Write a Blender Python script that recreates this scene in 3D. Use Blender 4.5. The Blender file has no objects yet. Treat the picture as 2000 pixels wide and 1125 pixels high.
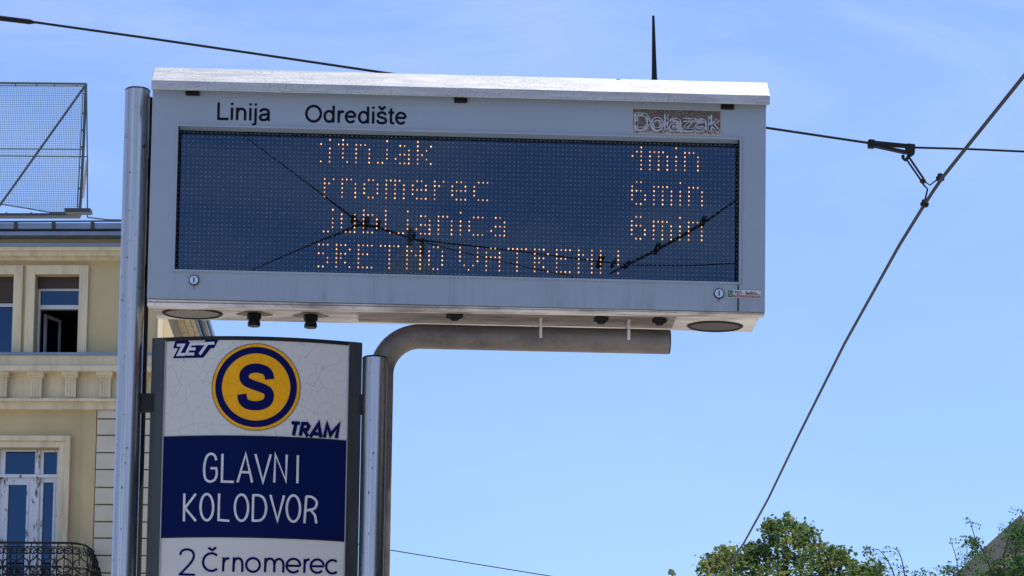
import bpy, bmesh, math, random
from mathutils import Vector, Matrix
R = math.radians
random.seed(7)
S = bpy.context.scene
COL = S.collection

# ------------------------------------------------------------------ camera, world, sun, exposure
PITCH, ROLL, FPX, OFF = 0.10171, 0.0144, 5590.25, 777.58
KP = Vector((0, 0, 1.6))
fw = Vector((0, math.cos(PITCH), math.sin(PITCH))); up0 = Vector((0, -math.sin(PITCH), math.cos(PITCH)))
ri = math.cos(ROLL)*Vector((1, 0, 0)) + math.sin(ROLL)*up0
upv = -math.sin(ROLL)*Vector((1, 0, 0)) + math.cos(ROLL)*up0
cd = bpy.data.cameras.new('camera'); cam = bpy.data.objects.new('camera', cd); COL.objects.link(cam)
M = Matrix((( ri.x, upv.x, -fw.x, KP.x), (ri.y, upv.y, -fw.y, KP.y), (ri.z, upv.z, -fw.z, KP.z), (0, 0, 0, 1)))
cam.matrix_world = M
cd.sensor_width = 36; cd.lens = FPX/2000*36; cd.shift_y = OFF/2000
cd.clip_start = 0.05; cd.clip_end = 3000
S.camera = cam

SUN_AZ, SUN_EL = R(58), R(60)
wd = bpy.data.worlds.new('World'); S.world = wd; wd.use_nodes = True
nt = wd.node_tree; nt.nodes.clear()
out = nt.nodes.new('ShaderNodeOutputWorld'); bg = nt.nodes.new('ShaderNodeBackground')
sky = nt.nodes.new('ShaderNodeTexSky'); sky.sky_type = 'NISHITA'; sky.sun_disc = False
sky.sun_elevation = SUN_EL; sky.sun_rotation = SUN_AZ
sky.air_density = 1.0; sky.dust_density = 0.15; sky.ozone_density = 2.0; sky.altitude = 120
tint = nt.nodes.new('ShaderNodeMix'); tint.data_type = 'RGBA'; tint.blend_type = 'MULTIPLY'
tint.inputs[0].default_value = 1.0; tint.inputs[7].default_value = (0.80, 1.0, 1.40, 1)
nt.links.new(sky.outputs[0], tint.inputs[6])
tc = nt.nodes.new('ShaderNodeTexCoord'); mp = nt.nodes.new('ShaderNodeMapping')
mp.inputs['Scale'].default_value = (5, 5, 16); mp.inputs['Location'].default_value = (1.3, 0.4, 2.2); mp.inputs['Rotation'].default_value = (0, R(8), 0)
nt.links.new(tc.outputs['Generated'], mp.inputs[0])
nz = nt.nodes.new('ShaderNodeTexNoise'); nz.inputs['Scale'].default_value = 1.0; nz.inputs['Detail'].default_value = 7
nz.inputs['Roughness'].default_value = 0.62; nz.inputs['Distortion'].default_value = 0.5
nt.links.new(mp.outputs[0], nz.inputs['Vector'])
cr = nt.nodes.new('ShaderNodeValToRGB'); cr.color_ramp.elements[0].position = 0.44; cr.color_ramp.elements[1].position = 0.80
cr.color_ramp.elements[0].color = (0, 0, 0, 1); cr.color_ramp.elements[1].color = (.6, .6, .6, 1)
nt.links.new(nz.outputs[0], cr.inputs[0])
cl = nt.nodes.new('ShaderNodeMix'); cl.data_type = 'RGBA'; cl.inputs[7].default_value = (6.0, 6.6, 7.6, 1)
haze_mix = nt.nodes.new('ShaderNodeMix'); haze_mix.data_type = 'RGBA'; haze_mix.inputs[0].default_value = .32; haze_mix.inputs[7].default_value = (3.6, 4.85, 7.9, 1)
nt.links.new(tint.outputs[2], haze_mix.inputs[6])
sp_ = nt.nodes.new('ShaderNodeSeparateXYZ'); nt.links.new(tc.outputs['Generated'], sp_.inputs[0])
zr0 = nt.nodes.new('ShaderNodeMapRange'); zr0.inputs[1].default_value = .255; zr0.inputs[2].default_value = .33; zr0.inputs[3].default_value = .15; zr0.inputs[4].default_value = 1.0
nt.links.new(sp_.outputs[2], zr0.inputs[0])
cm = nt.nodes.new('ShaderNodeMath'); cm.operation = 'MULTIPLY'; nt.links.new(zr0.outputs[0], cm.inputs[0]); nt.links.new(cr.outputs[0], cm.inputs[1])
mp2 = nt.nodes.new('ShaderNodeMapping'); mp2.inputs['Scale'].default_value = (14, 14, 42); mp2.inputs['Location'].default_value = (11.3, 2.2, 1.9)
nz2 = nt.nodes.new('ShaderNodeTexNoise'); nz2.inputs['Scale'].default_value = 1; nz2.inputs['Detail'].default_value = 6; nz2.inputs['Distortion'].default_value = .6
nt.links.new(tc.outputs['Generated'], mp2.inputs[0]); nt.links.new(mp2.outputs[0], nz2.inputs['Vector'])
nr2 = nt.nodes.new('ShaderNodeMapRange'); nr2.inputs[1].default_value = .47; nr2.inputs[2].default_value = .72; nr2.inputs[4].default_value = .42; nt.links.new(nz2.outputs[0], nr2.inputs[0])
zr1 = nt.nodes.new('ShaderNodeMapRange'); zr1.inputs[1].default_value = .1; zr1.inputs[2].default_value = -.3
nt.links.new(sp_.outputs[1], zr1.inputs[0])
cm2 = nt.nodes.new('ShaderNodeMath'); cm2.operation = 'MULTIPLY'; nt.links.new(zr1.outputs[0], cm2.inputs[0]); nt.links.new(nr2.outputs[0], cm2.inputs[1])
cm3 = nt.nodes.new('ShaderNodeMath'); cm3.operation = 'MAXIMUM'; nt.links.new(cm.outputs[0], cm3.inputs[0]); nt.links.new(cm2.outputs[0], cm3.inputs[1]); cm = cm3
nt.links.new(cm.outputs[0], cl.inputs[0]); nt.links.new(haze_mix.outputs[2], cl.inputs[6])
nt.links.new(cl.outputs[2], bg.inputs[0]); bg.inputs[1].default_value = 0.128
nt.links.new(bg.outputs[0], out.inputs[0])

sl = bpy.data.lights.new('sun', 'SUN'); sl.energy = 5.0; sl.angle = R(0.5); sl.color = (1.0, .95, .86)
so = bpy.data.objects.new('sun', sl); COL.objects.link(so)
sdir = Vector((math.sin(SUN_AZ)*math.cos(SUN_EL), math.cos(SUN_AZ)*math.cos(SUN_EL), math.sin(SUN_EL)))
so.rotation_euler = sdir.to_track_quat('Z', 'Y').to_euler(); so.location = (10, 10, 40)

vs = S.view_settings; vs.view_transform = 'Standard'; vs.look = 'None'; vs.exposure = 0.1; vs.gamma = 1.0; vs.use_curve_mapping = False
S.render.engine = 'CYCLES'
S.cycles.max_bounces = 8; S.cycles.transparent_max_bounces = 16

# ------------------------------------------------------------------ helpers
def ray(px, py):
    return (fw + (px-1000)/FPX*ri - (py-562.5-OFF)/FPX*upv)
class Frame:
    """local x along a surface, y into it, z up"""
    def __init__(s, o, rz): s.o = Vector(o); s.rz = rz; s.u = Vector((math.cos(rz), math.sin(rz), 0)); s.w = Vector((-math.sin(rz), math.cos(rz), 0))
    def onY(s, px, py, y=0.0):
        d = ray(px, py); t = ((s.o - KP).dot(s.w) + y)/d.dot(s.w); P = KP + d*t - s.o
        return P.dot(s.u), P.z
    def onZ(s, px, py, z):
        d = ray(px, py); t = (s.o.z + z - KP.z)/d.z; P = KP + d*t - s.o
        return P.dot(s.u), P.dot(s.w)
    def rect(s, a, b, c, d, y=0.0):
        x0 = s.onY(a, (b+d)/2, y)[0]; x1 = s.onY(c, (b+d)/2, y)[0]
        z1 = s.onY((a+c)/2, b, y)[1]; z0 = s.onY((a+c)/2, d, y)[1]
        return x0, z0, x1, z1
def at(px, py, Y):
    d = ray(px, py); return KP + d*(Y/d.y)

def mat(name, base, rough=.6, metal=0.0, spec=None, ior=None, coat=0.0, noise=None, bump=None, build=None):
    m = bpy.data.materials.new(name); m.use_nodes = True; t = m.node_tree; b = t.nodes['Principled BSDF']
    b.inputs['Base Color'].default_value = (*base, 1); b.inputs['Roughness'].default_value = rough; b.inputs['Metallic'].default_value = metal
    if ior: b.inputs['IOR'].default_value = ior
    if spec is not None: b.inputs['Specular IOR Level'].default_value = spec
    b.inputs['Coat Weight'].default_value = coat
    if noise:                      # (scale xyz, colour 2, low, high[, detail])
        add_noise(t, b, base, *noise)
    if bump:
        c = t.nodes.new('ShaderNodeTexCoord'); mpn = t.nodes.new('ShaderNodeMapping'); mpn.inputs['Scale'].default_value = bump[0]
        n = t.nodes.new('ShaderNodeTexNoise'); n.inputs['Scale'].default_value = 1; n.inputs['Detail'].default_value = 4
        bp = t.nodes.new('ShaderNodeBump'); bp.inputs['Strength'].default_value = bump[1]; bp.inputs['Distance'].default_value = bump[2]
        t.links.new(c.outputs['Object'], mpn.inputs[0]); t.links.new(mpn.outputs[0], n.inputs['Vector'])
        t.links.new(n.outputs[0], bp.inputs['Height']); t.links.new(bp.outputs[0], b.inputs['Normal'])
    if build: build(t, b)
    return m
def noise_fac(t, scale, lo, hi, detail=5, coord='Object', rough=.6):
    c = t.nodes.new('ShaderNodeTexCoord'); mpn = t.nodes.new('ShaderNodeMapping'); mpn.inputs['Scale'].default_value = scale
    n = t.nodes.new('ShaderNodeTexNoise'); n.inputs['Scale'].default_value = 1; n.inputs['Detail'].default_value = detail; n.inputs['Roughness'].default_value = rough
    r = t.nodes.new('ShaderNodeMapRange'); r.inputs[1].default_value = lo; r.inputs[2].default_value = hi
    t.links.new(c.outputs[coord], mpn.inputs[0]); t.links.new(mpn.outputs[0], n.inputs['Vector']); t.links.new(n.outputs[0], r.inputs[0])
    return r.outputs[0]
def mix(t, fac, a, b):
    m = t.nodes.new('ShaderNodeMix'); m.data_type = 'RGBA'
    for v, i in ((a, 6), (b, 7)):
        if isinstance(v, tuple): m.inputs[i].default_value = (*v[:3], 1)
        else: t.links.new(v, m.inputs[i])
    if isinstance(fac, float): m.inputs[0].default_value = fac
    else: t.links.new(fac, m.inputs[0])
    return m.outputs[2]
def mul(t, a, b, op='MULTIPLY'):
    m = t.nodes.new('ShaderNodeMath'); m.operation = op; m.use_clamp = True
    for v, i in ((a, 0), (b, 1)):
        if isinstance(v, (int, float)): m.inputs[i].default_value = v
        else: t.links.new(v, m.inputs[i])
    return m.outputs[0]
def add_noise(t, b, base, scale, col2, lo, hi, detail=5):
    t.links.new(mix(t, noise_fac(t, scale, lo, hi, detail), base, col2), b.inputs['Base Color'])
def axis_mask(t, axis, lo, hi):
    c = t.nodes.new('ShaderNodeTexCoord'); s = t.nodes.new('ShaderNodeSeparateXYZ'); t.links.new(c.outputs['Object'], s.inputs[0])
    r = t.nodes.new('ShaderNodeMapRange'); r.inputs[1].default_value = lo; r.inputs[2].default_value = hi
    t.links.new(s.outputs[axis], r.inputs[0]); return r.outputs[0]

class MB:
    def __init__(s): s.v = []; s.f = []; s.m = []
    def face(s, pts, mi=0):
        n = len(s.v); s.v += [tuple(p) for p in pts]; s.f.append(tuple(range(n, n+len(pts)))); s.m.append(mi)
    def add(s, vs, fs, mi=0):
        n = len(s.v); s.v += [tuple(p) for p in vs]
        for f in fs: s.f.append(tuple(i+n for i in f)); s.m.append(mi)
    def box(s, x0, x1, y0, y1, z0, z1, mi=0):
        s.add([(x0,y0,z0),(x1,y0,z0),(x1,y1,z0),(x0,y1,z0),(x0,y0,z1),(x1,y0,z1),(x1,y1,z1),(x0,y1,z1)],
              [(0,3,2,1),(4,5,6,7),(0,1,5,4),(1,2,6,5),(2,3,7,6),(3,0,4,7)], mi)
    def prism(s, poly, z0, z1, mi=0):            # poly in xy, counter-clockwise
        n = len(poly); s.add([(x,y,z0) for x,y in poly]+[(x,y,z1) for x,y in poly],
            [tuple(range(n))[::-1], tuple(range(n,2*n))]+[(i,(i+1)%n,n+(i+1)%n,n+i) for i in range(n)], mi)
    def prism_y(s, poly, y0, y1, mi=0):          # poly in xz seen from -y, counter-clockwise
        n = len(poly); s.add([(x,y0,z) for x,z in poly]+[(x,y1,z) for x,z in poly],
            [tuple(range(n)), tuple(range(n,2*n))[::-1]]+[(i,n+i,n+(i+1)%n,(i+1)%n) for i in range(n)], mi)
    def prism_x(s, poly, x0, x1, mi=0):          # poly in yz
        n = len(poly); s.add([(x0,y,z) for y,z in poly]+[(x1,y,z) for y,z in poly],
            [tuple(range(n))[::-1], tuple(range(n,2*n))]+[(i,(i+1)%n,n+(i+1)%n,n+i) for i in range(n)], mi)
    def tube(s, path, r, seg=10, caps=True, mi=0):
        P = [Vector(p) for p in path]; rs = r if isinstance(r, (list, tuple)) else [r]*len(P)
        T = [(P[min(i+1,len(P)-1)]-P[max(i-1,0)]).normalized() for i in range(len(P))]
        a = T[0].orthogonal().normalized(); rings = []; n0 = len(s.v)
        for i, p in enumerate(P):
            a = (a - T[i]*a.dot(T[i])).normalized(); b = T[i].cross(a)
            s.v += [tuple(p + (a*math.cos(2*math.pi*k/seg)+b*math.sin(2*math.pi*k/seg))*rs[i]) for k in range(seg)]
        for i in range(len(P)-1):
            for k in range(seg):
                A = n0+i*seg+k; B = n0+i*seg+(k+1)%seg
                s.f.append((A, B, B+seg, A+seg)); s.m.append(mi)
        if caps:
            s.f.append(tuple(n0+k for k in range(seg))[::-1]); s.m.append(mi)
            e = n0+(len(P)-1)*seg; s.f.append(tuple(e+k for k in range(seg))); s.m.append(mi)
    def disc(s, cx, cz, r, y, seg=48, r0=0, ys=None, mi=0):
        """flat disc or ring facing -y; ys(x) bends it onto a curved sheet"""
        g = (lambda x: ys(x)+y) if ys else (lambda x: y)
        def pt(rr, k): x = cx+rr*math.cos(2*math.pi*k/seg); return (x, g(x), cz+rr*math.sin(2*math.pi*k/seg))
        radii = [r0+(r-r0)*i/4 for i in range(5)] if ys else [r0, r]
        for a, b in zip(radii, radii[1:]):
            for k in range(seg):
                if a == 0: s.face([(cx, g(cx), cz), pt(b, k), pt(b, k+1)], mi)
                else: s.face([pt(a, k), pt(b, k), pt(b, k+1), pt(a, k+1)], mi)
    def build(s, name, mt, parent=None, smooth=False, bevel=0):
        me = bpy.data.meshes.new(name); me.from_pydata(s.v, [], s.f)
        for x in (mt if isinstance(mt, (list, tuple)) else [mt]): me.materials.append(x)
        for p, i in zip(me.polygons, s.m): p.material_index = i
        bm = bmesh.new(); bm.from_mesh(me); bmesh.ops.remove_doubles(bm, verts=bm.verts, dist=1e-5) if smooth else None
        if smooth: bmesh.ops.recalc_face_normals(bm, faces=bm.faces)
        bm.to_mesh(me); bm.free()
        if smooth:
            for p in me.polygons: p.use_smooth = True
            me.set_sharp_from_angle(angle=R(40))
        o = bpy.data.objects.new(name, me); COL.objects.link(o)
        if parent: o.parent = parent
        if bevel:
            b = o.modifiers.new('bevel', 'BEVEL'); b.width = bevel; b.segments = 2; b.limit_method = 'ANGLE'
        return o
def tag(o, label=None, cat=None, group=None, kind=None):
    if label: o['label'] = label
    if cat: o['category'] = cat
    if group: o['group'] = group
    if kind: o['kind'] = kind
    return o
def empty(name, loc, rz, label, cat, group=None):
    o = bpy.data.objects.new(name, None); COL.objects.link(o); o.location = loc; o.rotation_euler = (0, 0, rz); o.empty_display_size = .2
    return tag(o, label, cat, group)

def smooth_path(pts, n=6, closed=False):
    P = [Vector(p) for p in pts]; outp = []; N = len(P)
    for i in range(N if closed else N-1):
        g = (lambda k: P[k % N]) if closed else (lambda k: P[max(0, min(N-1, k))])
        a, b, c, d = g(i-1), g(i), g(i+1), g(i+2)
        for j in range(n):
            t = j/n
            outp.append(.5*((2*b)+(c-a)*t+(2*a-5*b+4*c-d)*t*t+(3*b-a-3*c+d)*t*t*t))
    if not closed: outp.append(P[-1])
    return outp
def stroke(mb, pts, w, y, ys=None, closed=False, th=.0012, mi=0):
    """flat ribbon of width w along pts (x,z); front face at y, th thick"""
    P = [Vector((p[0], p[1])) for p in pts]; n = len(P); L = []; Rr = []
    for i in range(n):
        a = P[(i-1) % n] if (closed or i > 0) else None; c = P[(i+1) % n] if (closed or i < n-1) else None
        d1 = (P[i]-a).normalized() if a is not None else None; d2 = (c-P[i]).normalized() if c is not None else None
        d1 = d1 or d2; d2 = d2 or d1
        n1 = Vector((-d1.y, d1.x)); n2 = Vector((-d2.y, d2.x)); m = n1+n2
        m = m.normalized() if m.length > .15 else n1
        k = min(1/max(m.dot(n1), .38), 2.6)
        L.append(P[i]+m*w/2*k); Rr.append(P[i]-m*w/2*k)
    g = (lambda x: ys(x)+y) if ys else (lambda x: y)
    for i in range(n if closed else n-1):
        j = (i+1) % n
        q = [Rr[i], Rr[j], L[j], L[i]]
        f = [(p.x, g(p.x), p.y) for p in q]; b = [(p.x, g(p.x)+th, p.y) for p in q]
        mb.face(f, mi); mb.face([f[0], b[0], b[1], f[1]], mi); mb.face([f[2], b[2], b[3], f[3]], mi)
def text_obj(body, x0, x1, zb, cap, y, mt, parent, name='lettering', th=.001, offset=0.0, ref='H'):
    """built-in font, fitted to a width and cap height; stands upright facing -y"""
    def mk(tx):
        c = bpy.data.curves.new('tmp', 'FONT'); c.body = tx; c.size = 1; c.offset = offset; c.extrude = 0
        o = bpy.data.objects.new('tmp', c); COL.objects.link(o); bpy.context.view_layer.update()
        me = bpy.data.meshes.new_from_object(o.evaluated_get(bpy.context.evaluated_depsgraph_get())); bpy.data.objects.remove(o); return me
    h = mk(ref); ch = max(v.co.y for v in h.vertices); bpy.data.meshes.remove(h)
    me = mk(body); xs = [v.co.x for v in me.vertices]; a, b = min(xs), max(xs); sx = (x1-x0)/(b-a); sz = cap/ch
    for v in me.vertices: v.co = Vector((x0+(v.co.x-a)*sx, y, zb+v.co.y*sz))
    me.name = name; me.materials.clear(); me.materials.append(mt); me.update()
    bm = bmesh.new(); bm.from_mesh(me); bmesh.ops.remove_doubles(bm, verts=bm.verts, dist=1e-6)
    r = bmesh.ops.extrude_face_region(bm, geom=bm.faces[:])
    for v in [g for g in r['geom'] if isinstance(g, bmesh.types.BMVert)]: v.co.y += th
    bmesh.ops.recalc_face_normals(bm, faces=bm.faces); bm.to_mesh(me); bm.free()
    o = bpy.data.objects.new(name, me); COL.objects.link(o); o.parent = parent; return o

# ------------------------------------------------------------------ materials
def streaky(t, b):
    # weathered white powder coat: grey dirt runs on the lower rail, chalky clouds elsewhere
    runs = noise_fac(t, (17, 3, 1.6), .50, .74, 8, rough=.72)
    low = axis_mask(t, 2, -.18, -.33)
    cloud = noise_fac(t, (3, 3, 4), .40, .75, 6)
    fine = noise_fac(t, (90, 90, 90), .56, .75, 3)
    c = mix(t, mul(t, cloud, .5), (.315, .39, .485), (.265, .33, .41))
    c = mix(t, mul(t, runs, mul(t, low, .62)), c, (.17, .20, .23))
    c = mix(t, mul(t, fine, .18), c, (.3, .29, .27))
    t.links.new(c, b.inputs['Base Color'])
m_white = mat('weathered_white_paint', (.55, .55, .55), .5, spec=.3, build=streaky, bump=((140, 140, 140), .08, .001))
def dirty_under(t, b):
    n = noise_fac(t, (4, 14, 4), .42, .68, 7); f = noise_fac(t, (35, 60, 35), .55, .8, 4)
    c = mix(t, n, (.84, .805, .775), (.30, .26, .23)); c = mix(t, mul(t, f, .6), c, (.16, .13, .11)); t.links.new(c, b.inputs['Base Color'])
m_under = mat('stained_underside_metal', (.7, .66, .6), .5, build=dirty_under)
def galv(t, b):
    n = noise_fac(t, (95, 200, 260), .52, .62, 6, rough=.75); big = noise_fac(t, (6, 6, 6), .30, .62, 4)
    d = mul(t, n, mul(t, big, .95))
    c = mix(t, d, (.62, .615, .605), (.13, .13, .135)); sp = noise_fac(t, (7, 30, 60), .40, .66, 6)
    c = mix(t, mul(t, sp, .75), c, (.40, .41, .43)); t.links.new(c, b.inputs['Base Color'])
m_galv = mat('lichen_speckled_galvanised_steel', (.8, .8, .8), .6, .9, build=galv)
def brushed(t, b):
    n = noise_fac(t, (42, 42, .25), .40, .62, 5, rough=.8); pit = noise_fac(t, (55, 55, 40), .635, .69, 4)
    c = mix(t, n, (.78, .72, .65), (.40, .38, .36)); c = mix(t, mul(t, pit, .85), c, (.05, .05, .055)); t.links.new(c, b.inputs['Base Color'])
    r = t.nodes.new('ShaderNodeMapRange'); r.inputs[3].default_value = .16; r.inputs[4].default_value = .34; t.links.new(n, r.inputs[0]); t.links.new(r.outputs[0], b.inputs['Roughness'])
m_steel = mat('brushed_stainless_steel', (.6, .6, .6), .28, 1.0, build=brushed)
def rusty(t, b):
    n = noise_fac(t, (5, 5, 12), .42, .66, 7); f = noise_fac(t, (50, 50, 50), .5, .75, 4)
    c = mix(t, n, (.20, .18, .165), (.115, .105, .10)); c = mix(t, mul(t, f, .6), c, (.27, .20, .15)); t.links.new(c, b.inputs['Base Color'])
m_pipe = mat('dull_brown_grey_pipe', (.3, .26, .22), .42, .25, build=rusty)
m_black = mat('black_plastic', (.010, .010, .011), .5, spec=.25)
m_blk_iron = mat('dark_weathered_iron', (.018, .018, .02), .65, 0, spec=.25)
m_ink = mat('blue_black_vinyl_letters', (.006, .006, .016), .5, spec=.08)
m_led_bg = mat('black_led_board', (.005, .010, .024), .6, spec=.2)
def em(name, col, st):
    m = bpy.data.materials.new(name); m.use_nodes = True; t = m.node_tree; t.nodes.clear()
    o = t.nodes.new('ShaderNodeOutputMaterial'); e = t.nodes.new('ShaderNodeEmission'); e.inputs[0].default_value = (*col, 1); e.inputs[1].default_value = st
    t.links.new(e.outputs[0], o.inputs[0]); return m
m_led_on = em('lit_amber_led', (1.0, .49, .15), 2.4)
def led_vary(m, lo, hi):
    t = m.node_tree; e = [n for n in t.nodes if n.type == 'EMISSION'][0]; g_ = t.nodes.new('ShaderNodeNewGeometry'); r = t.nodes.new('ShaderNodeMapRange')
    r.inputs[3].default_value = lo; r.inputs[4].default_value = hi; t.links.new(g_.outputs['Random Per Island'], r.inputs[0]); t.links.new(r.outputs[0], e.inputs[1])
led_vary(m_led_on, 1.0, 3.4)
m_led_halo = em('amber_led_halo', (1.0, .27, .05), .42)  # glow around each lit dot, put in as a dim emissive ring
def ledvar(t, b):
    g_ = t.nodes.new('ShaderNodeNewGeometry'); t.links.new(mix(t, g_.outputs['Random Per Island'], (.7, .72, .75), (1, 1, 1)), b.inputs['Base Color'])
m_led_off = mat('unlit_led_lens', (.80, .80, .80), .4, build=ledvar)
def pane_mat(name, ior, tintc=(1, 1, 1), rgh=0.0):
    m = bpy.data.materials.new(name); m.use_nodes = True; t = m.node_tree; t.nodes.clear()
    o = t.nodes.new('ShaderNodeOutputMaterial'); tr = t.nodes.new('ShaderNodeBsdfTransparent'); tr.inputs[0].default_value = (*tintc, 1)
    g = t.nodes.new('ShaderNodeBsdfGlossy'); g.inputs['Roughness'].default_value = rgh; g.inputs[0].default_value = (.46, .70, 1.0, 1)
    f = t.nodes.new('ShaderNodeFresnel'); f.inputs[0].default_value = ior; mx = t.nodes.new('ShaderNodeMixShader')
    t.links.new(f.outputs[0], mx.inputs[0]); t.links.new(tr.outputs[0], mx.inputs[1]); t.links.new(g.outputs[0], mx.inputs[2]); t.links.new(mx.outputs[0], o.inputs[0])
    return m
m_glass = pane_mat('display_glass', 1.86, (.8, .83, .86), .006)
m_chrome = mat('lock_chrome', (.6, .6, .6), .25, 1.0)
def crackle(base, dark, amount):
    def f(t, b):
        c = t.nodes.new('ShaderNodeTexCoord'); n = t.nodes.new('ShaderNodeTexNoise'); n.inputs['Scale'].default_value = 7; n.inputs['Detail'].default_value = 5
        vm = t.nodes.new('ShaderNodeMix'); vm.data_type = 'RGBA'; vm.inputs[0].default_value = .07
        t.links.new(c.outputs['Object'], n.inputs['Vector']); t.links.new(c.outputs['Object'], vm.inputs[6]); t.links.new(n.outputs['Color'], vm.inputs[7])
        facs = []
        for sc, wd_ in ((22, .009), (50, .012)):
            v = t.nodes.new('ShaderNodeTexVoronoi'); v.feature = 'DISTANCE_TO_EDGE'; v.inputs['Scale'].default_value = sc
            t.links.new(vm.outputs[2], v.inputs['Vector'])
            r = t.nodes.new('ShaderNodeMapRange'); r.inputs[1].default_value = wd_*2; r.inputs[2].default_value = .0; t.links.new(v.outputs['Distance'], r.inputs[0]); facs.append(r.outputs[0])
        patch = noise_fac(t, (7, 7, 7), .46, .60, 3)
        fac = mul(t, mul(t, facs[0], .9), mul(t, facs[1], mul(t, patch, .55)), 'MAXIMUM')
        top = axis_mask(t, 2, PANEL_SPLIT-.01, PANEL_SPLIT)
        fac = mul(t, mul(t, fac, amount), top)
        cl_ = noise_fac(t, (5, 5, 8), .4, .7, 5)
        col = mix(t, mul(t, cl_, .25), base, tuple(x*.8 for x in base))
        t.links.new(mix(t, fac, col, dark), b.inputs['Base Color'])
    return f

m_frame_dark = mat('dark_grey_anodised_rail', (.055, .06, .062), .45, .4, noise=((30, 30, 3), (.035, .037, .04), .4, .7))
m_navy = mat('navy_blue_vinyl', (.002, .008, .062), .5, spec=.05, noise=((3, 3, 2), (.003, .009, .075), .4, .7))
m_navy_ink = mat('navy_blue_print', (.004, .007, .08), .5, spec=.05)
m_letter_white = mat('white_tape_letters', (.62, .63, .66), .45, noise=((40, 40, 40), (.5, .51, .54), .4, .7))
m_plain_white = mat('white_vinyl_strip', (.60, .61, .62), .5, spec=.2)

# facade
m_wall = mat('ochre_plaster', (.60, .485, .265), .85, noise=((.9, .9, .35), (.48, .39, .22), .38, .68, 7), bump=((9, 9, 9), .15, .01))
m_trim = mat('cream_plaster', (.72, .625, .42), .85, noise=((4, 4, .7), (.50, .425, .29), .45, .74, 8))
m_quoin = mat('pale_grey_rusticated_plaster', (.62, .56, .45), .85, noise=((2, 2, 2), (.55, .50, .40), .4, .7))
m_sheet = mat('blue_grey_zinc_sheet', (.22, .27, .34), .35, .6, noise=((1, 1, 3), (.15, .19, .25), .4, .7))
m_sheet_dark = mat('dark_roof_board', (.035, .04, .05), .6)
def peel(t, b):
    n = noise_fac(t, (9, 9, 4), .60, .66, 6); t.links.new(mix(t, n, (.66, .69, .74), (.10, .09, .08)), b.inputs['Base Color'])
m_winwhite = mat('peeling_white_window_paint', (.66, .69, .74), .55, build=peel)
def peel2(t, b):
    n = noise_fac(t, (14, 14, 3.5), .50, .55, 7, rough=.7); t.links.new(mix(t, n, (.66, .69, .74), (.12, .10, .085)), b.inputs['Base Color'])
m_peel2 = mat('flaking_white_mullion_paint', (.66, .69, .74), .6, build=peel2)
m_winpaint = mat('white_window_paint', (.55, .58, .62), .5)
def pane_tint(t, b): b.inputs['Specular Tint'].default_value = (.35, .62, 1, 1)
m_pane = mat('blue_reflecting_window_glass', (.003, .006, .014), .04, ior=1.95, build=pane_tint)
m_shutter = mat('brown_roller_shutter', (.05, .032, .026), .6)
m_roofwhite = mat('pale_roof_membrane', (.55, .55, .53), .8)
m_green_steel = mat('grey_green_steel_tube', (.10, .13, .13), .5, .2)
m_ground = mat('pale_stone_paving', (.42, .38, .33), .85, noise=((.6, .6, .6), (.33, .30, .26), .35, .7))
m_bldg_grey = mat('brown_grey_render', (.46, .355, .22), .85, noise=((.6, .6, .3), (.15, .135, .12), .4, .7))
m_roof_grey = mat('weathered_roofing', (.20, .18, .155), .8)

# ------------------------------------------------------------------ ground
g = MB(); g.face([(-1500, -1500, 0), (1500, -1500, 0), (1500, 1500, 0), (-1500, 1500, 0)])
tag(g.build('ground', m_ground), kind='structure')

# ------------------------------------------------------------------ display board
BF = Frame((-0.20529, 9.53136, 4.2197), 0.03446)
DEP = 0.3207
xl, zt_ = BF.onY(291, 380)[0], 0
XL = BF.onY(287, 583)[0]; XR = BF.onY(1494, 609)[0]
ZB = (BF.onY(287, 583)[1] + BF.onY(1494, 609)[1])/2
ZT = (BF.onY(300, 172)[1] + BF.onY(1498, 201)[1])/2
dx0 = (BF.onY(348, 247)[0]+BF.onY(341, 526)[0])/2; dx1 = (BF.onY(1446, 272)[0]+BF.onY(1442, 552)[0])/2
dz1 = (BF.onY(348, 247)[1]+BF.onY(1446, 272)[1])/2; dz0 = (BF.onY(341, 526)[1]+BF.onY(1442, 552)[1])/2
board = empty('display_board', BF.o, BF.rz, 'white tram arrivals board with amber dot-matrix text and a metal hood', 'information display')
FT = .055     # thickness of the front door
b = MB()                              # casing: back box
b.box(XL+.006, XR-.006, FT+.004, DEP, ZB+.003, ZT)
b.build('casing', m_under, board, bevel=.003)
b = MB()                              # front frame ring with window
def ring(mb, x0, x1, z0, z1, a0, a1, c0, c1, y0, y1):
    for q in ([(x0, z0), (x1, z0), (a1, c0), (a0, c0)], [(x1, z0), (x1, z1), (a1, c1), (a1, c0)], [(x1, z1), (x0, z1), (a0, c1), (a1, c1)], [(x0, z1), (x0, z0), (a0, c0), (a0, c1)]):
        mb.face([(x, y0, z) for x, z in q])
    o = [(x0, z0), (x1, z0), (x1, z1), (x0, z1)]; i = [(a0, c0), (a1, c0), (a1, c1), (a0, c1)]
    for k in range(4):
        p, q = o[k], o[(k+1) % 4]; mb.face([(p[0], y0, p[1]), (p[0], y1, p[1]), (q[0], y1, q[1]), (q[0], y0, q[1])])
        p, q = i[k], i[(k+1) % 4]; mb.face([(p[0], y0, p[1]), (q[0], y0, q[1]), (q[0], y1, q[1]), (p[0], y1, p[1])])
ring(b, XL, XR, ZB, ZT, dx0, dx1, dz0, dz1, 0, FT)
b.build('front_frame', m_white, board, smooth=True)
b = MB(); k = .007
ring(b, dx0-k, dx1+k, dz0-k, dz1+k, dx0+.0005, dx1-.0005, dz0+.0005, dz1-.0005, -.004, -.0002)
b.build('window_bead', m_white, board, smooth=True)
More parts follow.
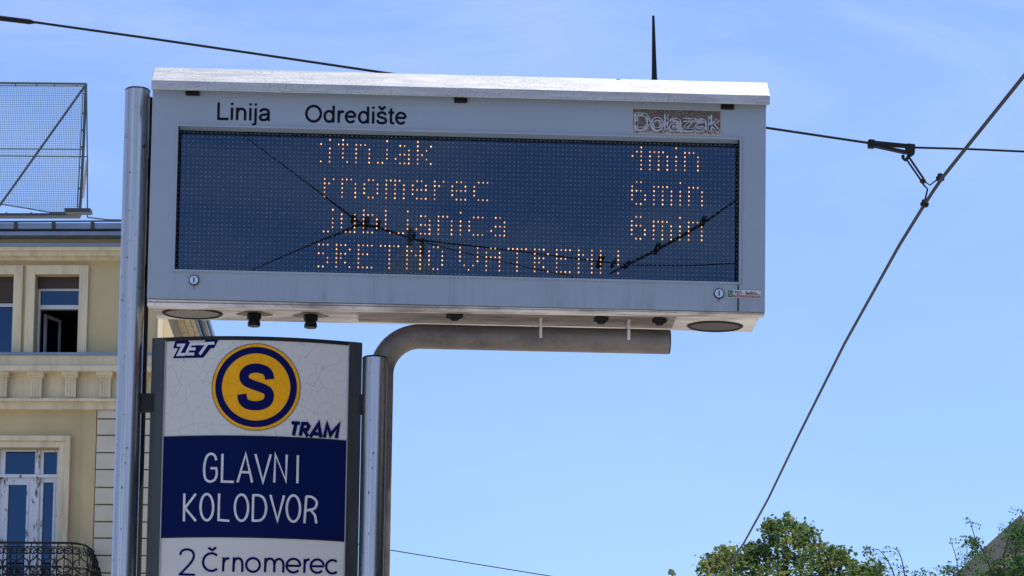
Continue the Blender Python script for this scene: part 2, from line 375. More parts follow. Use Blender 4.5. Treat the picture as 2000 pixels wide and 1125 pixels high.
b = MB(); b.box(dx0+.001, dx1-.001, .004, .012, dz0+.0008, dz0+.004); b.box(dx0+.0008, dx0+.0045, .004, .012, dz0, dz1-.001); b.box(dx1-.0045, dx1-.0008, .004, .012, dz0, dz1-.001)
b.build('window_gasket', m_black, board)
# thin body lip under the door, with its dark gap
b = MB(); b.prism_y([(XL+.001, ZB-.024), (XR-.001, ZB-.008), (XR-.001, ZB-.0008), (XL+.001, ZB-.0008)], .006, FT); b.build('bottom_flange', m_under, board)
b = MB(); b.prism_y([(XL+.002, ZB-.0125), (XR-.3, ZB-.0068), (XR-.3, ZB-.0056), (XL+.002, ZB-.0095)], .0045, .0058); b.prism_y([(XL+.001, ZB-.0026), (XR-.001, ZB-.0018), (XR-.001, ZB-.0007), (XL+.001, ZB-.0007)], .004, .0057); b.build('flange_seam', m_pipe, board)
b = MB(); b.box(XL+.004, XR-.004, FT-.002, FT+.0055, ZB-.003, ZB+.002); b.build('door_gap', m_black, board)
# seam at lower right of the door
sx = BF.onY(1441.5, 580)[0]
b = MB(); b.box(sx-.0022, sx+.0022, -.0012, .002, ZB+.001, dz0-.008); b.build('door_seam', m_black, board)
# led board and glass
b = MB(); b.face([(dx0-.002, .052, dz0-.002), (dx1+.002, .052, dz0-.002), (dx1+.002, .052, dz1+.002), (dx0-.002, .052, dz1+.002)]); b.build('led_panel', m_led_bg, board)
b = MB(); b.face([(dx0-.001, .046, dz0-.001), (dx1+.001, .046, dz0-.001), (dx1+.001, .046, dz1+.001), (dx0-.001, .046, dz1+.001)]); b.build('display_glass', m_glass, board)
# led grid : 128 x 32
YL = .0505
A0 = BF.onY(352, 258, YL); A1 = BF.onY(1440, 284, YL); B0 = BF.onY(346.5, 523, YL)
PX = (A1[0]-A0[0])/127; PZ = (A0[1]-B0[1])/31
lx0 = A0[0]; lz0 = (A0[1]+A1[1])/2
def led(c, r): return lx0+c*PX, lz0-r*PZ
LIT = []
def D(s):   # "col:rows" tokens; rows as digits list or a-b
    outl = []
    for tok in s.split():
        cs, rs = tok.split(':')
        cc = []
        for q in cs.split(','):
            if '-' in q: a, b_ = q.split('-'); cc += list(range(int(a), int(b_)+1))
            else: cc.append(int(q))
        rr = []
        for q in rs.split(','):
            if '-' in q: a, b_ = q.split('-'); rr += list(range(int(a), int(b_)+1))
            else: rr.append(int(q))
        outl += [(c, r) for c in cc for r in rr]
    return sorted(set(outl))
sixm = '104,105:{0} 103:{1}-{4} 104,105:{2} 106:{3},{4} 104,105:{5} 108:{1}-{5} 109,111:{1} 110:{1}-{5} 112:{2}-{5} 114:{0} 114:{2}-{5} 116:{1}-{5} 117,118:{1} 119:{2}-{5}'
texts = [
 D('32:2,6 34:1,3-6 37:1-5 36,38:2 38:6 40:2-6 41,42:2 43:3-6 47:1,3-5 45,46:6 50,51:2 52:3-6 50,51:4 49:5 50,51:6 54:1-6 57:2 56:3 55:4 56:5 57:6'),
 D('33:10-14 34:11 35:10 37:10-14 38,39:10 40:11-14 43,44:10 42:11-13 45:11-13 43,44:14 47:10-14 48,50:10 49:10-14 51:11-14 54,55:10 53:11-13 56:11,12 54,55:12 54-56:14 58:10-14 59:11 60:10 63,64:10 62:11-13 65:11,12 63,64:12 63-65:14 68-70:10 67:11-13 68-70:14'),
 D('35:17,19-21 33,34:22 37:18-21 38,39:22 40:18-22 42:17-22 43,44:18 45:19-21 43,44:22 47:17-21 48:22 52:17,19-21 50,51:22 55,56:18 57:19-22 55,56:20 54:21 55,56:22 59:18-22 60,61:18 62:19-22 64:17,19-22 67-69:18 66:19-21 67-69:22 72,73:18 74:19-22 72,73:20 71:21 72,73:22'),
 D('32-34:25 32,33:27 34:28,29 32,33:30 36:25-30 37,38:25 39:26 37,38:27 37:28 38:29 39:30 41:25-30 42-44:25 42,43:27 42-44:30 46-50:25 48:26-30 52:25-30 53:26 54:27 55:25-30 58,59:25 57:26-29 60:26-29 58,59:30 64:25-28 65:29 66:30 67:29 68:25-28 71,72:25 70:26-30 73:26-30 71,72:27 75-79:25 77:26-30 81:25-30 82,83:25 84:26 82,83:27 82:28 83:29 84:30 86:25-30 87-89:25 87,88:27 87-89:30 91:25-30 92:26 93:27 94:25-30 96:25-30 100:25-28,30'),
 D('103:3 104:2 105:1-6 107:2-6 108,110:2 109:2-6 111:3-6 113:1,3-6 115:2-6 116,117:2 118:3-6'),
 D(sixm.format(9, 10, 11, 12, 13, 14)),
 D(sixm.format(17, 18, 19, 20, 21, 22)),
]
allit = set(sum(texts, []))
b = MB()
for c in range(128):
    for r in range(32):
        if (c, r) in allit: continue
        x, z = led(c, r); q = .0023*random.uniform(.85, 1.12)
        b.add([(x, YL-.001, z)]+[(x+q*math.cos(a*math.pi/3), YL, z+q*math.sin(a*math.pi/3)) for a in range(6)], [(0, 1+a, 1+(a+1) % 6) for a in range(6)])
tag(b.build('unlit_led', m_led_off, board), kind='stuff')
for tx in texts:
    cols = sorted(set(c for c, r in tx)); groups = [[cols[0]]]
    for c in cols[1:]:
        if c-groups[-1][-1] > 1: groups.append([c])
        else: groups[-1].append(c)
    for gr in groups:
        b = MB()
        for c, r in [q for q in tx if q[0] in gr]:
            x, z = led(c, r); q = random.uniform(.9, 1.12)
            def ngon(rx_, rz_, yy, mi):
                b.face([(x+rx_*q*math.cos(a*math.pi/4), yy, z+rz_*q*math.sin(a*math.pi/4)) for a in range(8)], mi)
            ngon(.0030, .0041, YL-.0005, 1); ngon(.0019*random.uniform(.85, 1.15), .0027, YL-.0015, 0)
        b.build('led_letter', [m_led_on, m_led_halo], board)
# printed headings
def GE(cx, cy, rx, ry, a0=0, a1=360, n=26): return [(cx+rx*math.cos(R(a0+(a1-a0)*i/n)), cy+ry*math.sin(R(a0+(a1-a0)*i/n))) for i in range(n+1)]
GS = lambda *p: [tuple(v) for v in smooth_path([Vector(q) for q in p], 5)]
IDOT = [(.11, .625), (.11, .716)]
GLY = {'L': (.556, [[(.10, .716), (.10, .04), (.53, .04)]]), 'i': (.222, [[(.11, 0), (.11, .519)], IDOT]), 'l': (.222, [[(.11, 0), (.11, .716)]]),
 'n': (.556, [[(.11, 0), (.11, .519)], GS((.11, .31), (.15, .42), (.26, .475), (.38, .45), (.445, .34), (.445, .17), (.445, 0))]),
 'j': (.222, [GS((.11, .519), (.11, .25), (.11, -.02), (.10, -.12), (.04, -.165), (-.04, -.16)), IDOT]),
 'a': (.556, [GS((.09, .36), (.13, .44), (.26, .478), (.39, .445), (.435, .34), (.435, .12), (.465, 0)), GS((.432, .29), (.29, .262), (.14, .23), (.078, .14), (.12, .055), (.23, .033), (.35, .07), (.432, .18))]),
 'O': (.778, [GE(.389, .358, .305, .328)]), 'o': (.556, [GE(.278, .26, .20, .225)]), 'd': (.556, [[(.445, 0), (.445, .716)], GE(.26, .26, .185, .225)]),
 'r': (.333, [[(.11, 0), (.11, .519)], GS((.11, .30), (.14, .41), (.22, .475), (.33, .455))]),
 'e': (.556, [[(.09, .272), (.455, .272)], GE(.275, .26, .197, .225, 4, 322)]),
 'š': (.5, [GS((.41, .37), (.36, .45), (.25, .478), (.13, .45), (.088, .375), (.13, .305), (.25, .265), (.38, .222), (.425, .145), (.38, .06), (.25, .033), (.11, .06), (.06, .16)), [(.11, .735), (.25, .61), (.39, .735)]]),
 't': (.278, [[(.13, .66), (.13, .10)], GS((.13, .13), (.145, .06), (.19, .037), (.27, .04)), [(.02, .485), (.26, .485)]]),
 'D': (.722, [[(.12, .716), (.12, 0)], GS((.12, .675), (.34, .675), (.52, .62), (.62, .5), (.635, .358), (.62, .21), (.52, .10), (.34, .04), (.12, .04))]),
 'z': (.5, [[(.05, .48), (.42, .48), (.06, .04), (.46, .04)]]), 'k': (.5, [[(.10, 0), (.10, .716)], [(.12, .19), (.44, .519)], [(.22, .30), (.46, 0)]])}
def grotesk(body, x0, x1, zb, cap, y, mt, parent, w=.104, th=.0008, step=.00005):
    x = 0; st = []
    for ch in body:
        a, g_ = GLY[ch]; st += [[(px+x, pz) for px, pz in q] for q in g_]; x += a
    xs_ = [p[0] for q in st for p in q]; lo, hi = min(xs_)-w/2, max(xs_)+w/2; sx = (x1-x0)/(hi-lo); sz = cap/.716
    mb = MB()
    for i, q in enumerate(st):
        stroke(mb, [(x0+(px-lo)*sx, zb+pz*sz) for px, pz in q], w*(sx+sz)/2, y-step*(i % 5), th=th)
    return mb.build('lettering', mt, parent)
def heading(body, px0, px1, pyb, cap):
    x0, zb_ = BF.onY(px0, pyb); x1, zb2 = BF.onY(px1, pyb+(px1-px0)*.0232)
    grotesk(body, x0, x1, (zb_+zb2)/2, cap, -.0012, m_ink, board, th=.001)
K = 1/574.0
heading('Linija', 424, 528, 234, 34.5*K)
heading('Odredište', 595.5, 794.5, 238.5, 34*K)
# peeled sticker "Dolazak"
def stick(t, b_):
    n = noise_fac(t, (150, 150, 230), .43, .57, 5, rough=.7); top = axis_mask(t, 2, .262, .285)
    pale = noise_fac(t, (14, 14, 30), .35, .65, 4)
    c = mix(t, n, (.55, .52, .47), (.03, .02, .014)); c = mix(t, mul(t, pale, .3), c, (.5, .48, .45)); c = mix(t, mul(t, top, .75), c, (.06, .04, .034)); t.links.new(c, b_.inputs['Base Color'])
x0, z0, x1, z1 = BF.rect(1236, 212, 1407, 265)
zc = (z0+z1)/2
m_stick = mat('flaked_brown_sticker', (.2, .17, .14), .8, build=stick)
b = MB(); b.box(x0-.003, x1+.003, -.0012, .002, z0+.002, z1-.002); edge = b.build('sticker', mat('sticker_edge_glue', (.46, .45, .41), .7), board)
edge['label'] = 'flaked brown sticker reading Dolazak'
b = MB(); b.box(x0, x1, -.002, -.0013, z0+.006, z1-.006); b.build('sticker_face', m_stick, edge)
xa, za = BF.onY(1240, 253); xb, zb2 = BF.onY(1405, 257)
m_pl = mat('pale_letter_outline', (.50, .52, .56), .6, noise=((120, 120, 120), (.25, .25, .26), .5, .62))
grotesk('Dolazak', xa-.004, xb+.004, (za+zb2)/2-.001, 33*K, -.0030, m_pl, edge, w=.175)
m_dk = mat('worn_dark_letter', (.33, .37, .44), .6, noise=((55, 55, 75), (.02, .028, .06), .44, .54))
grotesk('Dolazak', xa+.002, xb-.002, (za+zb2)/2+.0005, 32*K, -.0040, m_dk, edge, w=.075)
# maker's label
x0, z0, x1, z1 = BF.rect(1420.5, 567, 1486.5, 582.5)
b = MB(); b.box(x0, x1, -.002, -.0013, z0, z1); lab = b.build('maker_label', m_plain_white, board)
w_ = x1-x0; h_ = z1-z0
b = MB(); b.box(x0+.0015, x0+w_*.175, -.0028, -.0021, z0+.002, z1-.002); b.build('green_square', mat('green_print', (.03, .17, .07), .5), lab)
b = MB(); stroke(b, [(x0+.004, z0+h_*.6), (x0+.0065, z0+h_*.72), (x0+.010, z0+h_*.35), (x0+.0145, z0+h_*.3), (x0+.0185, z0+h_*.75)], .0012, -.0034, th=.0005); b.build('wave_mark', m_plain_white, lab)
b = MB(); b.box(x0+w_*.19, x1-.002, -.0028, -.0021, z0+.002, z0+h_*.34); b.build('red_strip', mat('red_print', (.28, .015, .02), .5), lab)
text_obj('TEO - Belišće', x0+w_*.20, x1-w_*.13, z0+h_*.44, h_*.40, -.0028, m_ink, lab, th=.0005, offset=.012)
text_obj('d.o.o.', x1-w_*.12, x1-w_*.02, z0+h_*.44, h_*.16, -.0028, m_ink, lab, th=.0005)
text_obj('TEHNIKA ELEKTRO OPREME', x0+w_*.21, x1-w_*.03, z0+h_*.13, h_*.15, -.0034, m_plain_white, lab, th=.0005)
# locks
for px, py, ang in ((379, 548, 4), (1404, 574, -6)):
    x, z = BF.onY(px, py); b = MB()
    b.tube([(x, .002, z), (x, -.007, z)], .0175, 24, mi=0); b.tube([(x, -.0069, z), (x, -.009, z)], .0145, 24, mi=1)
    lk = b.build('lock', [m_blk_iron, m_chrome], board, smooth=True)
    b = MB(); b.box(x-.0022, x+.0022, -.0098, -.0088, z-.009, z+.009); sl_ = b.build('key_slot', m_black, lk)
    b = MB()                       # rust run below the lock
    rz_ = [(x-.003, z-.0178), (x+.003, z-.0178), (x+.0012, z-.030), (x-.0008, z-.034)]
    b.face([(p[0], -.0008, p[1]) for p in rz_][::-1]); b.build('rust_run', mat('rust_stain', (.24, .24, .25), .9), lk)
# black clips under the hood
for a, c, d, e in ((363, 174, 390, 187.5), (887, 186, 912, 201.5), (1408, 199, 1433, 214.5)):
    x0, z0, x1, z1 = BF.rect(a, c, d, e); b = MB(); b.box(x0, x1, -.010, -.0005, z0, z1); b.box(x0+.006, x1-.006, -.012, -.0098, z0+.004, z0+.008); b.build('clip', m_black, board, bevel=.0015)
# hood
HX0 = BF.onY(295.5, 160, -.035)[0]; HX1 = BF.onY(1503.5, 190, -.035)[0]
hz0 = (BF.onY(298, 174.5, -.035)[1]+BF.onY(1502, 204, -.035)[1])/2; hz1 = (BF.onY(298, 157.5, -.035)[1]+BF.onY(1502, 185.5, -.035)[1])/2
hz2 = (BF.onY(300, 131.5, .05)[1]+BF.onY(1499, 161, .05)[1])/2
b = MB(); poly = [(-.035, hz0), (-.035, hz1), (.05, hz2), (.25, hz2+.008), (DEP+.03, hz2-.02), (DEP+.03, hz0), (DEP+.004, hz0), (DEP+.004, ZT+.002), (-.028, ZT+.002), (-.028, hz0)]
b.prism_x(poly, HX0, HX1); b.build('hood', m_galv, board, bevel=.0025)
# whip antenna on the hood
ax, az = BF.onY(1278, 155, .12); ax2, az2 = BF.onY(1276, 31, .12)
b = MB(); b.tube([(ax, .12, hz2-.005), (ax, .12, hz2+.012), (ax, .12, az+.01), (ax2, .12, az2)], [.016, .012, .0095, .0045], 12); b.build('antenna', m_black, board, smooth=True)
# underside fittings
zu = ZB+.003
def under(px, py): return BF.onZ(px, py, zu)
for cx_, cy_, half, mt in ((376, 611.5, 60.5, m_under), (1396.5, 636.5, 56.5, m_blk_iron)):
    x, y = under(cx_, cy_); rx = half*K; b = MB()
    for k2 in range(48):
        a0, a1 = 2*math.pi*k2/48, 2*math.pi*(k2+1)/48
        P0 = lambda r_, a, z: (x+rx*r_*math.cos(a), y+.078*r_*math.sin(a), z)
        b.face([P0(1, a0, zu-.002), P0(1, a1, zu-.002), P0(1, a1, zu-.0005), P0(1, a0, zu-.0005)])
        b.face([P0(.93, a0, zu-.006), P0(.93, a1, zu-.006), P0(1, a1, zu-.002), P0(1, a0, zu-.002)])
        b.face([P0(.86, a0, zu-.002), P0(.86, a1, zu-.002), P0(.93, a1, zu-.006), P0(.93, a0, zu-.006)])
    sp = b.build('speaker_rim', m_blk_iron, board, smooth=True)
    b = MB(); b.face([(x+rx*.87*math.cos(2*math.pi*k2/48), y+.078*.87*math.sin(2*math.pi*k2/48), zu-.0018) for k2 in range(48)][::-1])
    b.build('speaker_grille', mat('perforated_grille', (.30, .27, .25) if cx_ < 800 else (.06, .057, .055), .6, noise=((220, 220, 220), (.03, .03, .03), .5, .6)), sp)
m_stain = mat('dark_water_stain', (.20, .165, .14), .8, noise=((18, 18, 18), (.30, .25, .22), .4, .65))
for px, py in ((496.5, 612), (607, 615)):
    x, y = under(px, py); b = MB()
    b.tube([(x, y, zu), (x, y, zu-.022)], .026, 6); b.tube([(x, y, zu-.0215), (x, y, zu-.03)], .019, 16); b.tube([(x, y, zu-.0295), (x, y, zu-.046)], .0235, 6)
    b.build('cable_gland', m_black, board, bevel=.002)
    b = MB(); b.face([(x+.055*math.cos(a)*(1+.3*math.sin(3*a)), y+.045*math.sin(a), zu-.0012) for a in [-2*math.pi*k2/20 for k2 in range(20)]]); b.build('stain', m_stain, board)
xa, ya = under(700, 612); xb, yb = under(1318, 622)
PY0, PY1 = .075, .25
b = MB(); b.box(xa, xb, PY0, PY1, zu-.010, zu-.0005); b.build('mounting_plate', mat('brown_stained_plate', (.30, .25, .21), .6, noise=((9, 30, 9), (.12, .095, .08), .42, .66, 7)), board, bevel=.001)
for px in (887, 1172, 1286):
    x, y = under(px, 622); y = .10; b = MB(); b.tube([(x, y, zu-.0098), (x, y, zu-.024)], .026 if px > 900 else .03, 6); b.tube([(x, y, zu-.0238), (x, y, zu-.032)], .014, 12); b.build('mounting_bolt', m_blk_iron, board, bevel=.0015)

# ------------------------------------------------------------------ posts and arm
def to_world(x, y, z): return BF.o + BF.u*x + BF.w*y + Vector((0, 0, z))
PRAD = .0425
def post(px, py, yl, label, topz=None):
    x, z = BF.onY(px, py, yl); w = to_world(x, yl, 0); o = empty('steel_post', (w.x, w.y, 0), BF.rz, label, 'post', None)
    zt = w.z*0 + BF.o.z + z
    b = MB(); b.tube([(0, 0, 0.012), (0, 0, zt-.003), (0, 0, zt)], [PRAD, PRAD, PRAD-.002], 48); b.build('tube', m_steel, o, smooth=True)
    b = MB(); b.tube([(0, 0, 0), (0, 0, .012)], .11, 32); b.build('base_plate', m_pipe, o, smooth=True)
    b = MB(); b.tube([(0, 0, zt-.0005), (0, 0, zt+.004)], [PRAD+.0012, PRAD-.003], 48); b.build('cap', m_blk_iron, o, smooth=True)
    return o, zt
pl, plz = post(269, 177, .06, 'tall brushed steel post rising beside the left end of the display board')
pr, prz = post(732.5, 700, .06, 'shorter brushed steel post between the station sign and the bent pipe')
# second dark tube behind the tall post
x, z = BF.onY(281, 193, .16); w = to_world(x, .16, 0)
rp = empty('rear_post', (w.x, w.y, 0), BF.rz, 'dark tube standing close behind the tall left steel post', 'post')
b = MB(); b.tube([(0, 0, 0), (0, 0, BF.o.z+z)], .036, 32); b.build('tube', m_blk_iron, rp, smooth=True)
b = MB(); b.box(-.01, .06, -.012, .012, BF.o.z+.12, BF.o.z+.18); b.box(-.01, .06, -.012, .012, BF.o.z-.25, BF.o.z-.19); b.build('bracket', m_blk_iron, rp)
# bent pipe
YP = .165
xv, _ = BF.onY(744.5, 720, YP); xe, zc_ = BF.onY(1306.5, 668, YP); _, zc2 = BF.onY(900, 659, YP); zc_ = (zc_+zc2)/2
w = to_world(xv, YP, 0); arm = empty('support_pipe', (w.x, w.y, 0), BF.rz, 'dull brown pipe bent over to carry the display board from below', 'pipe')
br = .135; path = [(0, 0, 0), (0, 0, BF.o.z+zc_-br-.3), (0, 0, BF.o.z+zc_-br)]
for i in range(1, 15):
    a = math.pi/2*i/14; path.append((br-br*math.cos(a), 0, BF.o.z+zc_-br+br*math.sin(a)))
path += [(.5, 0, BF.o.z+zc_), (xe-xv, 0, BF.o.z+zc_)]
b = MB(); b.tube(path, .0425, 40); b.build('bent_tube', m_pipe, arm, smooth=True)
b = MB(); b.tube([(xe-xv-.0005, 0, BF.o.z+zc_), (xe-xv+.004, 0, BF.o.z+zc_)], .0405, 32); b.build('end_cap', m_blk_iron, arm, smooth=True)
for px in (1056.5, 1228.5):
    x, _ = BF.onY(px, 640, YP-.05); b = MB(); b.box(x-xv-.005, x-xv+.005, -.05, .05, BF.o.z+zc_-.005, BF.o.z+zu-.011); b.build('gusset', m_under, arm, bevel=.001)

# ------------------------------------------------------------------ station sign
xc = BF.onY(502, 700, .06)[0]; w = to_world(xc, .06, 0)
SF = Frame((w.x, w.y, 0), BF.rz)
HW = (SF.onY(706.5, 700)[0]-SF.onY(296, 700)[0])/2; SAG = .065
def ys(x): return -SAG*(1-min(1, (x/HW)**2))
def sg(px, py):
    x, z = SF.onY(px, py)
    for _ in range(3): x, z = SF.onY(px, py, ys(x))
    return x, z
sign = empty('station_sign', SF.o, SF.rz, 'tram stop sign with yellow S emblem and navy GLAVNI KOLODVOR band', 'sign')
ZS1 = SF.onY(297, 661)[1]*.5+SF.onY(706, 669)[1]*.5; ZS0 = 2.15
PL = sg(320, 800)[0]; PR = sg(679, 800)[0]
z_a = (sg(316, 853)[1]+sg(673, 861)[1]+sg(500, 853)[1])/3; z_b = (sg(310, 1049)[1]+sg(669, 1057)[1]+sg(490, 1051)[1])/3
PANEL_SPLIT = z_a
m_signwhite = mat('crazed_white_sign_panel', (.50, .50, .47), .5, spec=.25, build=crackle((.585, .59, .57), (.16, .17, .17), .5))
m_yellow = mat('crazed_yellow_print', (.62, .29, .012), .5, spec=.12, build=crackle((.86, .40, .008), (.30, .12, .006), .6))
def sheet(mb, xa, xb, za, zb, y, th, n=28):
    xs = [xa+(xb-xa)*i/n for i in range(n+1)]
    for p, q in zip(xs, xs[1:]):
        f = [(p, ys(p)+y, za), (q, ys(q)+y, za), (q, ys(q)+y, zb), (p, ys(p)+y, zb)]; bk = [(a, c+th, d) for a, c, d in f]
        mb.face(f); mb.face(bk[::-1]); mb.face([f[0], bk[0], bk[1], f[1]]); mb.face([f[3], f[2], bk[2], bk[3]])
    mb.face([(xa, ys(xa)+y, za), (xa, ys(xa)+y, zb), (xa, ys(xa)+y+th, zb), (xa, ys(xa)+y+th, za)]); mb.face([(xb, ys(xb)+y, za), (xb, ys(xb)+y+th, za), (xb, ys(xb)+y+th, zb), (xb, ys(xb)+y, zb)])
b = MB(); sheet(b, PL+.002, PR-.002, ZS0, ZS1-.014, 0.0, .012); panel = b.build('panel', m_signwhite, sign, smooth=True)
b = MB(); sheet(b, PL+.0022, PR-.0022, z_b, z_a, -.0015, .0012); navy = b.build('name_band', m_navy, sign, smooth=True)
for zj in (z_a+.0003, z_b-.0003):
    b = MB(); sheet(b, PL+.0022, PR-.0022, zj-.0015, zj+.0015, -.0022, .0016); b.build('panel_joint', m_blk_iron, sign)
b = MB(); b.prism([(-HW, .022), (PL, ys(PL)+.022), (PL, ys(PL)-.004), (-HW, -.004)][::1], ZS0-.03, ZS1); b.build('side_rail', m_frame_dark, sign, bevel=.002)
b = MB(); b.prism([(HW, .022), (HW, -.004), (PR, ys(PR)-.004), (PR, ys(PR)+.022)], ZS0-.03, ZS1); b.build('side_rail', m_frame_dark, sign, bevel=.002)
b = MB()
for s_ in (1, -1):
    X = PL if s_ == 1 else PR
    b.box(X-.0012, X+.0012, ys(X)-.0055, ys(X)-.001, ZS0, ZS1-.012)
b.build('rail_trim', mat('light_aluminium_edge', (.4, .41, .42), .4, .5), sign)
b = MB(); sheet(b, -HW+.001, HW-.001, ZS1-.0135, ZS1-.001, -.004+.0005, .05); b.build('top_cap', m_black, sign)
b = MB(); sheet(b, PL, PR, ZS0, ZS1-.02, .030, .012); b.build('back_panel', m_frame_dark, sign, smooth=True)
zbk = SF.onY(297, 787)[1]; zbk2 = SF.onY(705, 790)[1]
b = MB(); b.box(-HW-.034, -HW+.01, -.012, .018, zbk-.031, zbk+.031); b.build('clamp', m_blk_iron, sign, bevel=.002)
b = MB(); b.box(-HW-.001, PL-.002, -.008, -.0042, zbk-.031, zbk+.031); b.build('clamp_plate', m_frame_dark, sign)
b = MB(); b.box(HW-.008, HW+.012, -.01, .018, zbk2-.033, zbk2+.033); b.build('clamp', m_blk_iron, sign, bevel=.002)
# emblem
ex, ez = sg(500, 756); er = 85.2*K*(9.55/9.53)
b = MB(); b.disc(ex, ez, er, -.0012, 72, 0, ys); em_ = b.build('emblem', m_yellow, sign, smooth=True)
b = MB(); b.disc(ex, ez, er*.925, -.0022, 72, er*.775, ys); b.build('ring', m_navy_ink, em_)
b = MB(); b.disc(ex, ez, er*1.006, -.0019, 72, er*.99, ys); b.build('rim_line', mat('dark_rim_line', (.12, .07, .02), .5), em_)
Sp = [(26, -15.7), (24, -25), (17, -33), (2, -37), (-12.7, -35), (-21.7, -28), (-23.7, -20), (-20, -11), (-7.7, -4.7), (9.7, .9), (22, 7), (26, 16), (23.5, 27), (14.7, 34), (1, 37), (-15, 35), (-24, 27.5), (-27, 14.7)]
Sp = [(ex+x*K, ez-y*K) for x, y in Sp]
b = MB(); stroke(b, smooth_path(Sp, 5), 18*K, -.0026, ys); b.build('letter_s', m_navy_ink, em_)
# ZET mark (zoom pixels, 4x of 280,640)
def Z4(p): return sg(280+p[0]/4, 640+p[1]/4)
sil = [(252, 103), (584, 97), (553, 158), (526, 162), (466, 235), (230, 240), (272, 162), (232, 160)]
pts = [Z4(p) for p in sil]
b = MB()
b.add([(x, ys(x)-.0022, z) for x, z in pts]+[(x, ys(x)-.0008, z) for x, z in pts], [tuple(range(8))[::-1]]+[(i, (i+1) % 8, 8+(i+1) % 8, 8+i) for i in range(8)])
mk = b.build('operator_mark', m_navy_ink, sign)
b = MB()
for i, st in enumerate(([(262, 138), (312, 137), (274, 211), (330, 210)], [(372, 128), (334, 209)], [(368, 129), (432, 127)], [(352, 168), (408, 167)], [(334, 208), (398, 207)], [(436, 128), (556, 122)], [(500, 126), (440, 211)])):
    stroke(b, [Z4(p) for p in st], 5.6*K, -.0026-.0002*i, ys, th=.0004)
b.build('lettering', m_letter_white, mk)
b = MB(); tr = ([(1157, 744), (1224, 747)], [(1192, 748), (1173, 843)], [(1225, 846), (1246, 750), (1278, 751), (1294, 770), (1281, 796), (1238, 799)], [(1258, 800), (1284, 852)], [(1303, 855), (1370, 752), (1388, 860)], [(1328, 829), (1382, 833)], [(1414, 860), (1436, 758), (1462, 840), (1527, 762), (1507, 865)])
for i, st in enumerate(tr): stroke(b, [Z4(p) for p in st], 7.0*K, -.0022-.0002*i, ys, th=.0008)
b.build('lettering', m_navy_ink, sign)
def Z3(p): return sg(200+p[0]/3.077, 800+p[1]/3.077)
def ell(cx, cy, rx, ry, a0=0, a1=360, n=28): return [(cx+rx*math.cos(R(a0+(a1-a0)*i/n)), cy-ry*math.sin(R(a0+(a1-a0)*i/n))) for i in range(n+1)]
def word(strokes, wpx, y0, mt, parent):
    b = MB()
    for i, st in enumerate(strokes):
        sm = st[0] == 's'; pts = st[1:] if sm else st
        if sm: pts = [tuple(v) for v in smooth_path([Vector(p) for p in pts], 5)]
        stroke(b, [Z3(p) for p in pts], wpx*K, y0-.00015*(i % 4), ys, th=.0006)
    b.build('lettering', mt, parent)
glavni = [['s', (685, 305), (675, 277), (650, 266), (625, 288), (612, 350), (618, 412), (642, 433), (672, 424), (686, 396), (686, 356)], [(690, 353), (650, 353)],
 [(722, 266), (718, 433), (790, 435)], [(812, 438), (862, 268), (900, 439)], [(832, 376), (886, 378)], [(920, 268), (965, 436), (1012, 270)],
 [(1033, 439), (1040, 270), (1103, 430), (1108, 272)], [(1172, 443), (1175, 275)]]
kol = [[(490, 672), (493, 505)], [(562, 506), (497, 592), (562, 670)], ell(628, 587, 38, 79), [(702, 505), (698, 664), (763, 669)], ell(836, 590, 40, 79),
 ['s', (903, 516), (940, 516), (970, 535), (984, 585), (976, 635), (950, 665), (903, 668)], [(907, 512), (903, 672)], [(1010, 513), (1052, 668), (1092, 517)], ell(1148, 595, 40, 79),
 [(1214, 683), (1226, 520)], ['s', (1226, 522), (1262, 528), (1288, 556), (1275, 594), (1222, 607)], [(1252, 604), (1278, 636), (1286, 684)]]
word(glavni, 4.5, -.0024, m_letter_white, navy); word(kol, 4.5, -.0024, m_letter_white, navy)
crn = [['s', (467, 874), (478, 850), (508, 840), (540, 852), (549, 882), (535, 915), (500, 955), (464, 992)], [(458, 990), (556, 993)],
 ell(655, 917, 50, 53, 48, 312), [(636, 830), (660, 845), (684, 829)], [(728, 888), (725, 974)], ['s', (727, 925), (735, 905), (748, 895), (762, 896)],
 [(790, 888), (787, 975)], ['s', (789, 930), (796, 904), (815, 894), (834, 903), (841, 928), (840, 976)], ell(905, 934, 41, 41), [(980, 892), (977, 977)],
 ['s', (979, 930), (988, 904), (1007, 896), (1026, 905), (1033, 930), (1032, 978)], ['s', (1033, 932), (1042, 908), (1061, 898), (1080, 908), (1088, 933), (1086, 980)],
 ell(1148, 938, 41, 41, 0, 318), [(1107, 938), (1190, 940)], [(1216, 898), (1213, 982)], ['s', (1215, 930), (1223, 910), (1235, 902), (1246, 903)],
 ell(1291, 941, 39, 40, 0, 318), [(1252, 941), (1331, 943)], ell(1383, 945, 38, 40, 48, 312)]
word(crn, 4.6, -.0012, m_navy_ink, panel)

